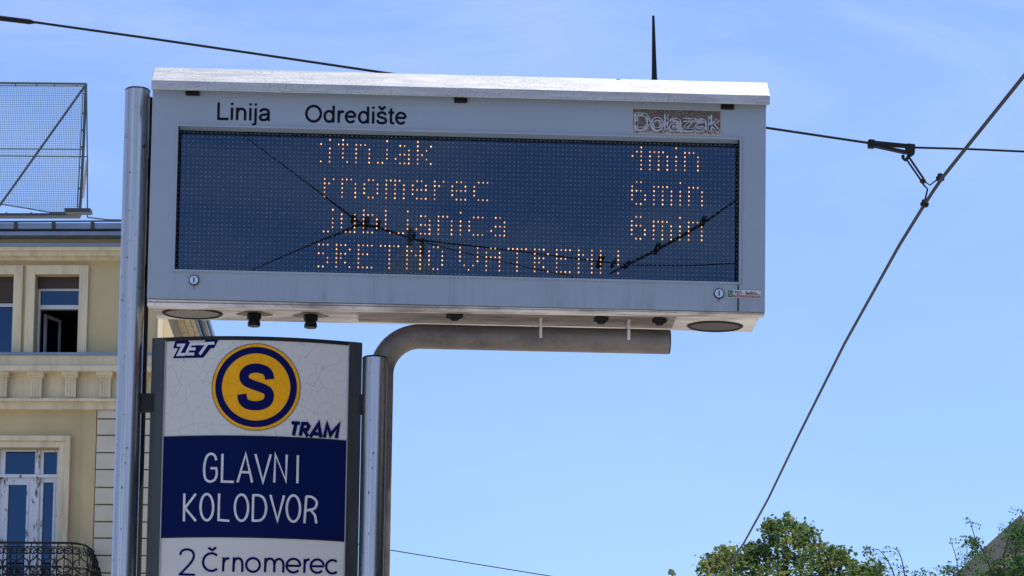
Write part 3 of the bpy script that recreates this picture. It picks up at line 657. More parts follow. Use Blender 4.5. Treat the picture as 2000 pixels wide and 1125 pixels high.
# ------------------------------------------------------------------ overhead wires
YS_ = 13.6
SPN = Frame((0, YS_, 0), 0)
def wpts(lst, y=YS_): return [at(px, py, y) for px, py in lst]
m_cable = mat('dark_twisted_cable', (.013, .015, .019), .6, 0, spec=.2, bump=((60, 60, 60), .6, .004))
b = MB(); b.tube(wpts([(-4500, -560), (-400, -20), (-100, 21), (0, 36), (65, 43), (300, 76), (520, 108), (735, 139.8), (1100, 192), (1500, 250), (1695, 279)]), .0063, 8)
b.tube(wpts([(1780, 288), (1890, 291), (2000, 296), (2400, 303), (6500, 330)]), .0056, 8)
b.tube(wpts([(1695, 279), (1780, 287.5)]), .006, 8)
sw = b.build('span_wire', m_cable, smooth=True); tag(sw, 'dark cable sagging across the sky behind the display board', 'wire')
b = MB(); q = wpts([(-60, 28), (-5, 35), (58, 42.5), (68, 43.7)]); b.tube(q, [.012, .013, .013, .006], 10); b.build('cable_sleeve', m_black, sw, smooth=True)
def px_poly(lst, y, th):
    mb = MB(); P = [SPN.onY(a, c, y-YS_) for a, c in lst]; return P
hang = empty('wire_hanger', at(1740, 288, YS_), 0, 'black triangular hanger clamping the tram wire to the span cable', 'wire fitting')
ho = hang.location
def HP(px, py, dy=0): p = at(px, py, YS_+dy)-ho; return p
def hpoly(name, pts, th=.012, mt=m_blk_iron):
    b = MB(); P = [HP(*p) for p in pts]; b.prism_y([(p.x, p.z) for p in P], -th, th); return b.build(name, mt, hang, bevel=.002)
z2 = lambda p: (1650+p[0]/5.112, 220+p[1]/5.112)
b = MB()
for pl_ in ([(228, 285), (240, 272), (290, 275), (305, 290), (300, 345), (285, 356), (230, 352)], [(300, 288), (610, 318), (608, 348), (300, 322)], [(300, 322), (390, 335), (600, 382), (640, 410), (600, 410), (300, 345)], [(605, 318), (640, 315), (700, 325), (695, 415), (655, 440), (620, 410), (600, 380), (606, 345)]):
    P = [HP(*z2(p)) for p in pl_][::-1]; b.prism_y([(p.x, p.z) for p in P], -.013-.001*len(b.f)/10, .013+.001*len(b.f)/10)
b.build('arm', m_blk_iron, hang)
b = MB(); b.tube([HP(*z2(p)) for p in ((265, 300), (270, 318))], .010, 10); b.tube([HP(*z2((660, 350)), -.02), HP(*z2((660, 350)), .02)], .016, 10); b.build('pin', m_blk_iron, hang)
b = MB()
b.tube([HP(*z2(p)) for p in ((618, 470), (770, 690))], .0048, 8); b.tube([HP(*z2(p)) for p in ((648, 455), (800, 680))], .0055, 8)
b.tube([HP(*z2(p)) for p in ((580, 425), (582, 455), (600, 474), (640, 445), (620, 430))], .0085, 8)
b.tube([HP(*z2(p)) for p in ((760, 670), (800, 700))], .013, 8)
b.build('link', m_blk_iron, hang, smooth=True)
b = MB()
b.tube([HP(*z2(p)) for p in ((800, 690), (850, 724), (925, 665))], .0036, 8); b.tube([HP(*z2(p)) for p in ((775, 700), (790, 725), (826, 762), (800, 880))], .0045, 8)
b.build('fork', m_blk_iron, hang, smooth=True)
for cx_, cy_, dy in ((950, 650, 0), (793, 910, 0)):
    b = MB(); b.tube([HP(*z2((cx_, cy_-40))), HP(*z2((cx_+4, cy_+32)))], [.012, .017], 8); b.tube([HP(*z2((cx_-38, cy_+2))), HP(*z2((cx_+44, cy_+6)))], .009, 8); b.build('clip', m_blk_iron, hang)
ZC = at(1806, 398, YS_).z
def wz(px, py):
    d = ray(px, py); return KP + d*((ZC-KP.z)/d.z)
b = MB(); m_cop = mat('weathered_contact_wire', (.012, .014, .018), .5, 0, spec=.25)
WA = wz(1806, 399); WF = wz(1412, 1120); WN = wz(2000, 148)
def on_plane(px, py, P, Q):            # pixel ray met with the upright plane through P and Q
    n = Vector(((Q-P).y, -(Q-P).x, 0)); d = ray(px, py); return KP + d*((P-KP).dot(n)/d.dot(n))
near = [on_plane(px, py, WA, WN) for px, py in ((2000, 148), (1926, 240), (1842, 345), (1824, 371))]
far = [on_plane(px, py, WA, WF) for px, py in ((1757, 478), (1650, 670), (1560, 850), (1500, 975), (1452, 1062), (1412, 1120))]
far.append(far[-1]+(far[-1]-far[-3])*.8); far.append(far[-1]+(WF-WA)*1.5)
path = [near[0]+(WN-WA)*6]+near+[WA]+far
b.tube(path, .0086, 8)
tag(b.build('contact_wire', m_cop, smooth=True), 'taut tram contact wire slanting down to the treetop at the right', 'wire')
b = MB(); b.tube([at(px, py, 32) for px, py in ((640, 1052), (760, 1074), (1064, 1123.5), (1300, 1163))], .0055, 6)
tag(b.build('distant_wire', m_cable, smooth=True), 'thin far wire crossing low behind the bent pipe post', 'wire')

# wires and spire behind the viewer, mirrored in the display glass
YG = .046; LV = 9.0
def mir(px, py, L=LV):
    x, z = BF.onY(px, py, YG+L); return to_world(x, YG-L, z)
m_rwire = mat('grey_oxidised_wire', (.05, .05, .055), .6, spec=.2)
ow = empty('crossing_wires', mir(760, 460), 0, 'dark crossing tram wires mirrored in the display glass', 'wire')
oo = ow.location
def MP(px, py): return mir(px, py)-oo
for path, r in (([(420, 225), (480, 268), (590, 350), (660, 403), (705, 437)], [.004, .005, .007, .011, .018]), ([(440, 550), (515, 517), (620, 472), (660, 457), (705, 437)], [.004, .006, .008, .011, .018]),
                ([(700, 436), (740, 445), (812, 468), (1000, 489), (1170, 511)], [.02, .014, .010, .007, .008]), ([(800, 466), (900, 492), (1030, 522), (1120, 540)], .006),
                ([(1190, 535), (1215, 522), (1285, 487), (1340, 456), (1385, 428), (1450, 382)], [.007, .012, .015, .017, .012, .009]), ([(1160, 510), (1240, 518), (1350, 519), (1470, 512)], .007)):
    b = MB(); b.tube([MP(*p) for p in path], [q*.66 for q in r] if isinstance(r, list) else r*.62, 8); b.build('wire', m_rwire, ow)
for px, py, r in ((715, 436, .028), (738, 440, .022), (1172, 511, .03), (1198, 514, .018), (1225, 517, .018), (1283, 485, .026), (1373, 433, .026), (690, 428, .02), (808, 462, .018)):
    b = MB(); p = MP(px, py); b.tube([p+Vector((-.01, -.03, -r)), p+Vector((.01, .03, r))], r*.68, 8); b.build('clamp', m_rwire, ow)
def turret(px, py0, py1, half, L):
    top = mir(px, py0, L); basez = mir(px, py1, L).z; w_ = half/FPX*(L+9.5)
    o = empty('far_house', (top.x, top.y, 0), 0, 'dark pointed roof mirrored faintly among the letters of the display', 'house')
    m_d = m_bldg_grey
    z0 = basez-3; a = w_*(top.z-.5-z0)/(top.z-.5-basez)
    b = MB(); b.box(-a*.94, a*.94, -a*.94, a*.94, 0, z0+.02); b.build('wall', m_d, o)
    b = MB()
    b.add([(-a, -a, z0), (a, -a, z0), (a, a, z0), (-a, a, z0), (0, 0, top.z-.5)], [(0, 1, 4), (1, 2, 4), (2, 3, 4), (3, 0, 4), (3, 2, 1, 0)])
    rf = b.build('roof', mat('haze_blue_roof', (.30, .33, .38), .8), o)  # distance haze put into the roof's pale blue-grey colour
    b = MB(); b.box(-.1, .1, -.1, .1, top.z-1.0, top.z); b.box(.35, .5, -.1, .1, top.z-1.3, top.z-.35); b.build('finial', m_roof_grey, rf)
turret(801, 446, 517, 34, 85)

# unseen block added at right so the steel posts mirror a dark side
sb = empty('reflected_block', (26, -2, 0), 0, 'unseen dark block added to be mirrored in the right flank of the steel posts', 'building')
b = MB(); b.box(0, 14, -90, 110, 0, 28); b.build('wall', mat('dark_reflected_wall', (.045, .04, .038), .9, noise=((.8, .8, 3), (.03, .027, .026), .4, .7)), sb)
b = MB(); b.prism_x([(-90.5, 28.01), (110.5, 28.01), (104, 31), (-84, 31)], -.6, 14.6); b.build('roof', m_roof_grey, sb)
b = MB()
for k2 in range(30):
    for s_ in range(6): b.box(-.06, .06, -85+k2*6, -83.4+k2*6, 2+s_*4.2, 4.6+s_*4.2)
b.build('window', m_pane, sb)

# ------------------------------------------------------------------ corner house, left
HD = 55.0
c0 = at(303, 640, HD); HF = Frame((c0.x, c0.y, 0), R(-3.4))
house = empty('corner_house', HF.o, HF.rz, 'ochre and cream plastered corner house with a balcony, left behind the posts', 'house')
XW = -15.0; SD = (-.095, .996)
def hz(py, e=0.0, px=110): return HF.onY(px, py, -e)[1]
def hx(px, py=900, e=0.0): return HF.onY(px, py, -e)[0]
def foot(e, back=24): return [(XW, -e), (e, -e), (e+SD[0]*back, SD[1]*back), (XW, SD[1]*back)]
ztop = hz(440)
holes = []
def opening(a, b_, c, d):
    r = HF.rect(a, b_, c, d); holes.append(r); return r
win_r = opening(68, 537, 154, 690); win_l = opening(-60, 537, 26, 690); win_f = opening(-188, 537, -102, 690)
door = opening(-61, 875, 113, 1180)
door2 = HF.rect(-400, 875, -226, 1180); holes.append(door2)
xs = sorted(set([XW, 0.0]+[r[0] for r in holes]+[r[2] for r in holes])); zs = sorted(set([0.0, ztop]+[r[1] for r in holes]+[r[3] for r in holes]))
b = MB()
for xa, xb in zip(xs, xs[1:]):
    for za, zb in zip(zs, zs[1:]):
        cx_, cz_ = (xa+xb)/2, (za+zb)/2
        if any(r[0] < cx_ < r[2] and r[1] < cz_ < r[3] for r in holes): continue
        b.face([(xa, 0, za), (xb, 0, za), (xb, 0, zb), (xa, 0, zb)])
for r in holes:
    x0, z0, x1, z1 = r; d = .32
    b.face([(x0, 0, z0), (x0, 0, z1), (x0, d, z1), (x0, d, z0)][::-1]); b.face([(x1, 0, z0), (x1, 0, z1), (x1, d, z1), (x1, d, z0)])
    b.face([(x0, 0, z0), (x1, 0, z0), (x1, d, z0), (x0, d, z0)]); b.face([(x0, 0, z1), (x1, 0, z1), (x1, d, z1), (x0, d, z1)][::-1])
f = foot(0.0)
for p, q in ((f[1], f[2]), (f[2], f[3]), (f[3], f[0])): b.face([(p[0], p[1], 0), (q[0], q[1], 0), (q[0], q[1], ztop), (p[0], p[1], ztop)])
b.face([(x, y, ztop-.02) for x, y in f])
b.build('wall', m_wall, house)
def band(name, mt, layers, **kw):
    b = MB()
    for py1, py0, e in layers:    # top px, bottom px, projection
        b.prism(foot(e), hz(py0, e), hz(py1, e))
    return b.build(name, mt, house, **kw)
band('cornice', m_trim, [(499, 508, .14), (489, 499, .26), (481.5, 489, .34)])
band('flashing', m_sheet, [(474.5, 480.5, .37)])
band('attic_band', m_wall, [(460, 475, .20)])
band('gutter', m_sheet, [(452, 459.5, .50)])
band('eaves_board', m_sheet_dark, [(446.5, 452, .44)])
fz0, fz1 = hz(446.5, .55), hz(435.5, .55)
b = MB(); b.prism(foot(.55), fz0, fz1); ff = b.build('roof_edge', m_sheet, house)
b = MB()
for px in (-120, -45, 31, 105, 181, 256): x = hx(px, 440, .55); b.box(x-.035, x+.035, -.58, -.549, fz0, fz1+.01)
b.build('seam', m_sheet_dark, ff)
fo = foot(.5); cz0 = fz1+.002
b = MB(); b.add([(x, y, cz0) for x, y in fo]+[(XW, 9, cz0+1.0), (-5.5, 9, cz0+1.0), (-7, 15, cz0+1.0), (XW, 15, cz0+1.0)], [(0, 1, 5, 4), (1, 2, 6, 5), (2, 3, 7, 6), (3, 0, 4, 7), (4, 5, 6, 7)]); b.build('roof', m_roofwhite, house)
band('sill_flashing', m_sheet, [(688, 693, .30)])
band('string_course', m_trim, [(693.2, 714, .26), (714, 724, .36)])
band('frieze', m_trim, [(724, 778, .07)])
band('lower_moulding', m_trim, [(778, 783, .26), (783, 799, .16)])
for k2 in range(-4, 4):       # consoles of the frieze
    pxc = 137.5+67.5*k2
    if pxc > 300: continue
    xa = hx(pxc-11, 755, .2); xb = hx(pxc+11, 755, .2); b = MB(); za, zb = hz(776.5, .2), hz(738, .2)
    b.box(xa, xb, -.19, -.07, za, zb)
    for j in range(4): xx = xa+(xb-xa)*(j+.5)/4; b.box(xx-.022, xx+.022, -.205, -.189, za+.02, za+(zb-za)*.8)
    b.box(xa-.05, xb+.05, -.30, -.07, hz(732, .3), hz(725, .3)); b.prism_y([(xa-.01, zb), (xb+.01, zb), (xb+.045, hz(732, .3)), (xa-.045, hz(732, .3))], -.25, -.07)
    b.build('console', m_trim, house)
b = MB(); b.box(hx(161), hx(186.8), -.05, -.002, 0, hz(799.5, .05)); b.build('wall_strip', m_wall, house)
qx = hx(187.5, 900, .1); j0 = [799.5, 818, 850, 884, 917, 952, 985.5, 1019, 1051, 1085, 1119]; n_ = 1119
while hz(n_+33.5, .1) > .4: n_ += 33.5; j0.append(n_)
for pa, pb in zip(j0, j0[1:]):
    z1, z0 = hz(pa, .1, 240)-.014, hz(pb, .1, 240)+.014
    b = MB(); b.prism([(qx, -.1), (.10, -.1), (.10+SD[0]*1.5, SD[1]*1.5), (qx, SD[1]*1.5)], z0, z1); b.build('quoin', m_quoin, house, bevel=.012)
# side pilaster strip in the sun
xA = .002; b = MB(); zq0, zq1 = hz(724, .1), hz(508, .1)
for s0, s1 in ((.05, 1.0),):
    b.prism([(.05+SD[0]*s0, SD[1]*s0), (.05+SD[0]*s1, SD[1]*s1), (-.3+SD[0]*s1, SD[1]*s1), (-.3+SD[0]*s0, SD[1]*s0)][::1], zq0, zq1)
b.build('side_strip', m_trim, house)
# upper windows
def surround(r, wdt, y, mt=m_trim, extra=0.0, bottom=False):
    x0, z0, x1, z1 = r; b = MB(); a = wdt
    b.box(x0-a, x0, -y, -.001, z0, z1+a); b.box(x1, x1+a, -y, -.001, z0, z1+a); b.box(x0, x1, -y, -.001, z1, z1+a)
    if extra:
        b.box(x0-a-extra, x0-a, -y-.05, -.001, z0, z1+a+extra); b.box(x1+a, x1+a+extra, -y-.05, -.001, z0, z1+a+extra); b.box(x0-a, x1+a, -y-.05, -.001, z1+a, z1+a+extra)
    return b.build('window_surround', mt, house, bevel=.008)
pxm = hx(154, 620)-hx(153, 620)      # metres per pixel on the facade
def upper(r, shut_px, open_):
    x0, z0, x1, z1 = r; surround(r, 18*pxm, .07)
    Y = .21; t_ = .045; zsh = z1-shut_px*pxm
    b = MB(); b.box(x0+.01, x0+.01+t_, Y, Y+.08, z0, zsh); b.box(x1-.01-t_, x1-.01, Y, Y+.08, z0, zsh); b.box(x0+.01+t_, x1-.01-t_, Y, Y+.08, z0, z0+t_); b.box(x0+.01+t_, x1-.01-t_, Y, Y+.08, zsh-t_, zsh)
    ztr = zsh-36*pxm if open_ else None
    if open_: b.box(x0+.01+t_, x1-.01-t_, Y-.02, Y+.08, ztr-.05, ztr+.03)
    wn = b.build('window', m_winpaint, house)
    b = MB(); n = int(shut_px/3.2)
    for i in range(n): za = z1-(i+1)*shut_px*pxm/n; b.box(x0+.005, x1-.005, Y-.05, Y-.03, za+.006, za+shut_px*pxm/n); b.box(x0+.005, x1-.005, Y-.045, Y-.035, za, za+.007)
    b.build('roller_shutter', m_shutter, wn)
    b = MB()
    if open_:
        b.box(x0+.01+t_, x1-.01-t_, Y+.04, Y+.05, ztr+.03, zsh-t_)
        b.build('pane', m_pane, wn)
        for s_ in (0, 1):      # open casements, swung inward
            b = MB(); hx_ = x0+.06 if s_ == 0 else x1-.06; dx_ = .20 if s_ == 0 else -.05
            L_ = .55; A = Vector((hx_, Y+.4)); Bv = Vector((hx_+dx_, Y+.4+L_)); dn = Vector((0.014, 0)) if s_ == 0 else Vector((-.014, 0))
            za, zb = z0+.05, ztr-.05
            for (u0, u1, v0, v1) in ((0, .12, za, zb), (.88, 1, za, zb), (.12, .88, za, za+.06), (.12, .88, zb-.06, zb)):
                p, q = A+(Bv-A)*u0, A+(Bv-A)*u1
                b.prism([(p.x-dn.x, p.y), (p.x+dn.x, p.y), (q.x+dn.x, q.y), (q.x-dn.x, q.y)][::(1 if dn.x > 0 else -1)], v0, v1)
            b.build('casement', m_winpaint, wn)
            b = MB(); p, q = A+(Bv-A)*.12, A+(Bv-A)*.88; b.face([(p.x, p.y, za+.06), (q.x, q.y, za+.06), (q.x, q.y, zb-.06), (p.x, p.y, zb-.06)]); b.build('pane', m_pane, wn)
    else:
        b.box(x0+.01+t_, x1-.01-t_, Y+.04, Y+.05, z0+t_, zsh-t_); b.build('pane', m_pane, wn)
        b = MB(); xm = (x0+x1)/2; b.box(xm-.05, xm+.05, Y-.01, Y+.03, z0+t_, zsh-t_); b.box(x0+.06, x1-.06, Y-.015, Y+.02, zsh-t_-.03, zsh-t_+.04); b.build('casement', m_winpaint, wn)
upper(win_r, 22, True); upper(win_l, 51, False); upper(win_f, 30, False)
# balcony doors
def french(r, pxo):
    x0, z0, x1, z1 = r; surround(r, 12*pxm, .09, extra=10*pxm)
    Y = .2; X = lambda p: hx(p+pxo, 980, -Y); Z = lambda p: HF.onY(60, p, Y)[1]
    b = MB(); w_ = x1-x0
    # frame grid: solid sheet with pane openings
    panes = [(8, 66, 882, 926), (83, 109, 883, 926), (-59, -16, 883, 926), (16, 52, 947, 1180), (84, 104, 942, 1180), (-47, -14, 942, 1180)]
    panes = [(X(a), Z(d), X(c), Z(e)) for a, c, e, d in panes]
    xs_ = sorted(set([x0+.002, x1-.002]+[v for p in panes for v in (p[0], p[2])])); zs_ = sorted(set([z0, z1]+[v for p in panes for v in (p[1], p[3])]))
    for xa, xb in zip(xs_, xs_[1:]):
        for za, zb in zip(zs_, zs_[1:]):
            cx_, cz_ = (xa+xb)/2, (za+zb)/2
            if any(p[0] < cx_ < p[2] and p[1] < cz_ < p[3] for p in panes): continue
            b.box(xa, xb, Y, Y+.06, za, zb)
    b.box(x0+.003, x1-.003, Y-.06, Y-.002, Z(933.5), Z(928))
    for a, c in ((12, 16), (52, 56), (80, 84), (104, 107.5)): b.box(X(a), X(c), Y-.02, Y-.002, Z(1180), Z(944))
    dr = b.build('balcony_door', m_winwhite, house)
    for m_ in (72.5, -6):
        b = MB(); b.box(X(m_-4.5), X(m_+4.5), Y-.04, Y-.002, z0, Z(934)); b.box(X(m_-3.5), X(m_+3.5), Y-.035, Y-.002, Z(927.5), z1-.01)
        b.tube([((X(m_)), Y-.07, Z(939)), ((X(m_)), Y-.041, Z(939))], .07, 12); b.build('mullion', m_peel2, dr)
    for p in panes:
        b = MB(); b.box(p[0]-.005, p[2]+.005, Y+.03, Y+.04, p[1]-.005, p[3]+.005); b.build('pane', m_pane, dr)
french(door, 0); french(door2, -339)
# balcony with wrought iron railing
bx1 = hx(190, 1066, 0.0); pj = 1.15
zr = HF.onY(60, 1060, -pj)[1]
b = MB(); b.box(-6.6, bx1, -pj-.1, -.002, zr-1.25, zr-1.02); b.build('balcony_slab', m_trim, house)
plan = [(-6.5, -.05), (-6.5, -pj), (bx1-.37, -pj)] + [(bx1-.37+.32*math.sin(R(a)), -pj+.32-.32*math.cos(R(a))) for a in range(10, 91, 10)] + [(bx1-.05, -.05)]
PV = [Vector(p) for p in plan]; seg_ = [(PV[i+1]-PV[i]).length for i in range(len(PV)-1)]; Ltot = sum(seg_)
def along(s_):
    for i, l in enumerate(seg_):
        if s_ <= l or i == len(seg_)-1:
            d = (PV[i+1]-PV[i]).normalized(); p = PV[i]+d*s_; return p, Vector((d.y, -d.x))
        s_ -= l
def RP(s_, h, belly=True):
    p, n = along(max(0, min(Ltot, s_))); k = h/.98
    o_ = (.16*math.sin(min(1, max(0, 1-k))*math.pi*.9)) if belly else 0
    q = p+n*o_; return Vector((q.x, q.y, zr-.98+h))
b = MB(); b.tube([RP(Ltot*i/80, .98) for i in range(81)], .022, 8); b.tube([RP(Ltot*i/80, .90) for i in range(81)], .010, 6); b.tube([RP(Ltot*i/80, .03) for i in range(81)], .014, 6)
rl = b.build('railing', m_blk_iron, house)
b = MB(); U = .25; nU = int(Ltot/U); U = Ltot/nU
def arc(sc, hc, r, a0, a1, n=9, rr=.014): b.tube([RP(sc+r*math.cos(R(a0+(a1-a0)*i/n)), hc+r*math.sin(R(a0+(a1-a0)*i/n))) for i in range(n+1)], rr, 5, caps=False)
for k2 in range(nU):
    s_ = (k2+.5)*U
    arc(s_-.065, .815, .06, -120, 200); arc(s_+.065, .815, .06, 300, -20)      # scroll pair
    arc(s_-.09, .80, .03, 0, 330, 7); arc(s_+.09, .80, .03, 180, -150, 7)
    b.tube([RP(s_, .96), RP(s_, .70)], .012, 5)
    for sg_ in (1, -1):
        b.tube([RP(s_+sg_*t, h) for t, h in ((.145, .73), (.10, .66), (.03, .62), (.0, .52), (.05, .42), (.12, .38))], .015, 5)
        b.tube([RP(s_+sg_*t, h) for t, h in ((.0, .46), (.05, .50), (.10, .50), (.13, .45))], [.018, .030, .024, .004], 5)
        b.tube([RP(s_+sg_*t, h) for t, h in ((.0, .30), (.06, .36), (.12, .33), (.145, .24))], [.018, .030, .024, .006], 5)
        arc(s_+sg_*.07, .2, .055, 0, 300, 8)
    b.tube([RP(s_, .70), RP(s_, .05)], .013, 5)
    b.tube([RP(s_+U/2, .9), RP(s_+U/2, .05)], .012, 5)
b.build('ironwork', m_blk_iron, rl)

# rooftop net screen
NF = Frame(HF.o+HF.w*3.2, HF.rz)
screen = empty('roof_screen', NF.o+Vector((0, 0, NF.onY(80, 424)[1])), NF.rz, 'wire net screen on a tube frame above the ochre house roof', 'screen')
zoff = screen.location.z
def N6(p, y=0): x, z = NF.onY(p[0]/3.516, 130+p[1]/3.516, y); return Vector((x, y, z-zoff))
def N6x(p, y=0):
    return N6(p, y)
b = MB()
for path, r in (([(-900, 104), (593, 119)], .026), ([(590, 117), (573, 560), (547, 1030)], .034), ([(-900, 560), (565, 568)], .014), ([(-900, 606), (595, 619)], .014), ([(582, 135), (5, 945), (-250, 1300)], .026), ([(-900, 1022), (550, 1022)], .03), ([(594, 120), (600, 640), (600, 1036)], .016)):
    b.tube([N6x(p) for p in path], r, 6)
b.build('frame', m_green_steel, screen, smooth=True)
b = MB()
for path, r in (([(-900, 126), (575, 134)], .013), ([(572, 135), (556, 500), (530, 1000)], .014), ([(-400, 880), (5, 945), (180, 973), (350, 1003), (530, 1000)], .013)):
    b.tube([N6x(p, -.06) for p in path], r, 6)
for px in (-40, 105, 250, 372, 525): b.tube([N6x((px, 118)), N6x((px+2, 134), -.06)], .02, 5)
for py in (180, 320, 437, 553, 694, 838, 955): b.tube([N6x((590-(py-117)*.047, py)), N6x((573-(py-135)*.047, py), -.06)], .02, 5)
for px in (40, 210, 350, 490): b.tube([N6x((px, 1020)), N6x((px+6, 1000), -.06)], .02, 5)
b.build('net_edge', m_green_steel, screen)
b = MB()
X = -620
def botm(x):
    pts = [(-900, 800), (-400, 880), (5, 945), (180, 973), (350, 1003), (540, 1000)]
    for (a, c), (d, e) in zip(pts, pts[1:]):
        if a <= x <= d: return c+(e-c)*(x-a)/(d-a)
    return 1000
while X < 570:
    x_lo = X-.042*840
    wob = [random.uniform(-1.2, 1.2) for _ in range(3)]
    b.tube([N6x((X, 134), -.06), N6x(((X+x_lo)/2+wob[1], 560+wob[0]), -.05), N6x((x_lo, botm(x_lo)), -.06)], .0042, 3, caps=False); X += 12.7
Yy = 146
while Yy < 1000:
    xr_ = 572-(Yy-135)*.0478; xl_ = -600
    if Yy > 945: xl_ = (Yy-945)/58*345+5
    elif Yy > 880: xl_ = -400+(Yy-880)*6.2
    w1 = random.uniform(-1.5, 1.5)
    b.tube([N6x((xl_, Yy-2), -.06), N6x((150, Yy+w1), -.05), N6x((xr_, Yy+1), -.06)] if xl_ < 100 else [N6x((xl_, Yy), -.06), N6x((xr_, Yy), -.06)], .0042, 3, caps=False); Yy += 12.7
b.build('net', mat('blue_green_net_cord', (.10, .17, .22), .6), screen)
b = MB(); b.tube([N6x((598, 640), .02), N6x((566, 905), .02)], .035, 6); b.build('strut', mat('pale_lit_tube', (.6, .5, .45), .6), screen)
# loose roof boards beside the screen
b = MB()
p0, p1 = N6x((-900, 1040), -.3), N6x((545, 1040), -.3); b.box(p0.x, p1.x, -.45, -.2, N6x((200, 1062)).z, N6x((200, 1046)).z)
p0, p1 = N6x((470, 1040), -.3), N6x((645, 1040), -.3); b.box(p0.x, p1.x, -.7, -.46, N6x((550, 1060)).z, N6x((550, 1034)).z)
b.tube([N6x((0, 1066), -.8), N6x((640, 1062), -.8), N6x((980, 1060), -.8)], .02, 5); b.tube([N6x((600, 1036), -.3), N6x((740, 1052), -.3), N6x((1000, 1056), -.3)], .014, 5)
b.build('base_board', m_sheet_dark, screen)

# ------------------------------------------------------------------ right building behind the acacia
rx = 10.45; rb = empty('eaves_house', (rx, 59.5, 0), 0, 'brown grey house end with dark eaves at the right edge behind leaves', 'house')
zr_ = at(1972, 1055, 59.5).z
b = MB(); b.box(.5, 12, .4, 42, 0, zr_-.55); b.build('wall', m_bldg_grey, rb)
b = MB(); b.box(.0, 12.5, -.1, 42.5, zr_-.5, zr_-.28); b.box(.25, 12.4, .15, 42.3, zr_-.72, zr_-.5); b.build('cornice', mat('grey_stone_cornice', (.52, .42, .29), .8, noise=((1.5, 1.5, 1.5), (.34, .27, .19), .4, .7)), rb)
b = MB(); b.prism_x([(-.15, zr_-.279), (42.6, zr_-.279), (38, zr_+1.2), (4, zr_+1.2)], .9, 12); b.box(-.05, 12.5, -.12, 42.5, zr_-.279, zr_-.2); b.build('roof', m_roof_grey, rb)
b = MB(); b.box(.1, .42, .15, .5, zr_-.2, zr_+.28); b.box(.05, .47, .1, .55, zr_+.28, zr_+.34); b.build('chimney', m_bldg_grey, rb)
b = MB()
for h in (.0, .28, .5): b.tube([(-.55, 5, zr_-1.35+h), (-.55, 30, zr_-1.35+h)], .018, 5)
for i in range(50): b.tube([(-.55, 5+i*.5, zr_-1.45), (-.55, 5+i*.5, zr_-.85)], .012, 4)
b.box(-.65, .5, 5, 30, zr_-1.6, zr_-1.45); b.build('railing', m_blk_iron, rb)
b = MB()
for i in range(6): b.box(.47, .52, 4+i*5, 5.2+i*5, zr_-4.2, zr_-2.2)
b.build('window', m_pane, rb)

# ------------------------------------------------------------------ trees
def leaf_mat(name, a, c, tl):
    m = bpy.data.materials.new(name); m.use_nodes = True; t = m.node_tree; bs = t.nodes['Principled BSDF']; o = t.nodes['Material Output']
    oi = t.nodes.new('ShaderNodeNewGeometry'); col = mix(t, oi.outputs['Random Per Island'], a, c); t.links.new(col, bs.inputs['Base Color']); bs.inputs['Roughness'].default_value = .6; bs.inputs['Specular IOR Level'].default_value = .2
    tr_ = t.nodes.new('ShaderNodeBsdfTranslucent'); tr_.inputs[0].default_value = (*tl, 1); mx = t.nodes.new('ShaderNodeMixShader'); mx.inputs[0].default_value = .45
    t.links.new(bs.outputs[0], mx.inputs[1]); t.links.new(tr_.outputs[0], mx.inputs[2]); t.links.new(mx.outputs[0], o.inputs[0]); return m
m_maple = leaf_mat('maple_leaf', (.04, .095, .035), (.125, .185, .065), (.15, .23, .06))
m_maple_yellow = leaf_mat('yellow_green_maple_leaf', (.13, .16, .045), (.27, .27, .11), (.26, .28, .07))  # yellower leaf tone, given to clumps by noise
m_maple_dark = leaf_mat('deep_green_maple_leaf', (.02, .06, .025), (.05, .10, .04), (.08, .14, .035))
m_acacia = leaf_mat('acacia_leaflet', (.03, .085, .035), (.08, .15, .06), (.08, .19, .05))
m_bark = mat('grey_brown_bark', (.09, .07, .05), .9, noise=((6, 6, 1), (.05, .04, .03), .4, .7))
def leaf(mb, p, s_, up=.5, lob=True, mi=0):
    n = Vector((random.gauss(0, 1), random.gauss(0, 1), random.gauss(0, 1)+up)).normalized(); a = n.orthogonal().normalized(); a.rotate(Matrix.Rotation(random.uniform(0, 6.28), 3, n)); c = n.cross(a)
    if lob:
        out_ = [(0, -.5), (.35, -.35), (.6, -.05), (.33, .05), (.42, .42), (.12, .3), (0, .65), (-.12, .3), (-.42, .42), (-.33, .05), (-.6, -.05), (-.35, -.35)]
        mb.face([p+(a*x+c*y+n*(-.25*abs(x)))*s_ for x, y in out_], mi)
    else:
        mb.face([p+(a*x+c*y)*s_ for x, y in ((0, -.5), (.26, -.1), (.22, .25), (0, .5), (-.22, .25), (-.26, -.1))], mi)
# maple
TD = 42.0
def z1p(p): return 1330+p[0]/2.985, 950+p[1]/2.985
cont = [(110, 540), (122, 478), (145, 408), (195, 428), (245, 345), (300, 400), (360, 372), (410, 335), (450, 370), (492, 350), (515, 300), (520, 195), (560, 215), (625, 168), (660, 215), (720, 222), (770, 270), (790, 345), (850, 332), (900, 385), (950, 378), (985, 450), (1010, 448), (1060, 478), (1140, 440), (1165, 500), (1180, 560)]
def chgt(x):
    for (a, c), (d, e) in zip(cont, cont[1:]):
        if a <= x <= d: return c+(e-c)*(x-a)/(d-a)
    return 600
tb = at(*z1p((600, 300)), TD); mt_ = empty('maple_tree', (tb.x, TD, 0), 0, 'broad leafy maple with sunlit top under the slanting tram wire', 'tree')
def TL(p, dy=0): q = at(*z1p(p), TD+dy); return Vector((q.x-tb.x, q.y-TD, q.z))
b = MB()
from mathutils import noise as mnoise
random.seed(11); n_c = 0
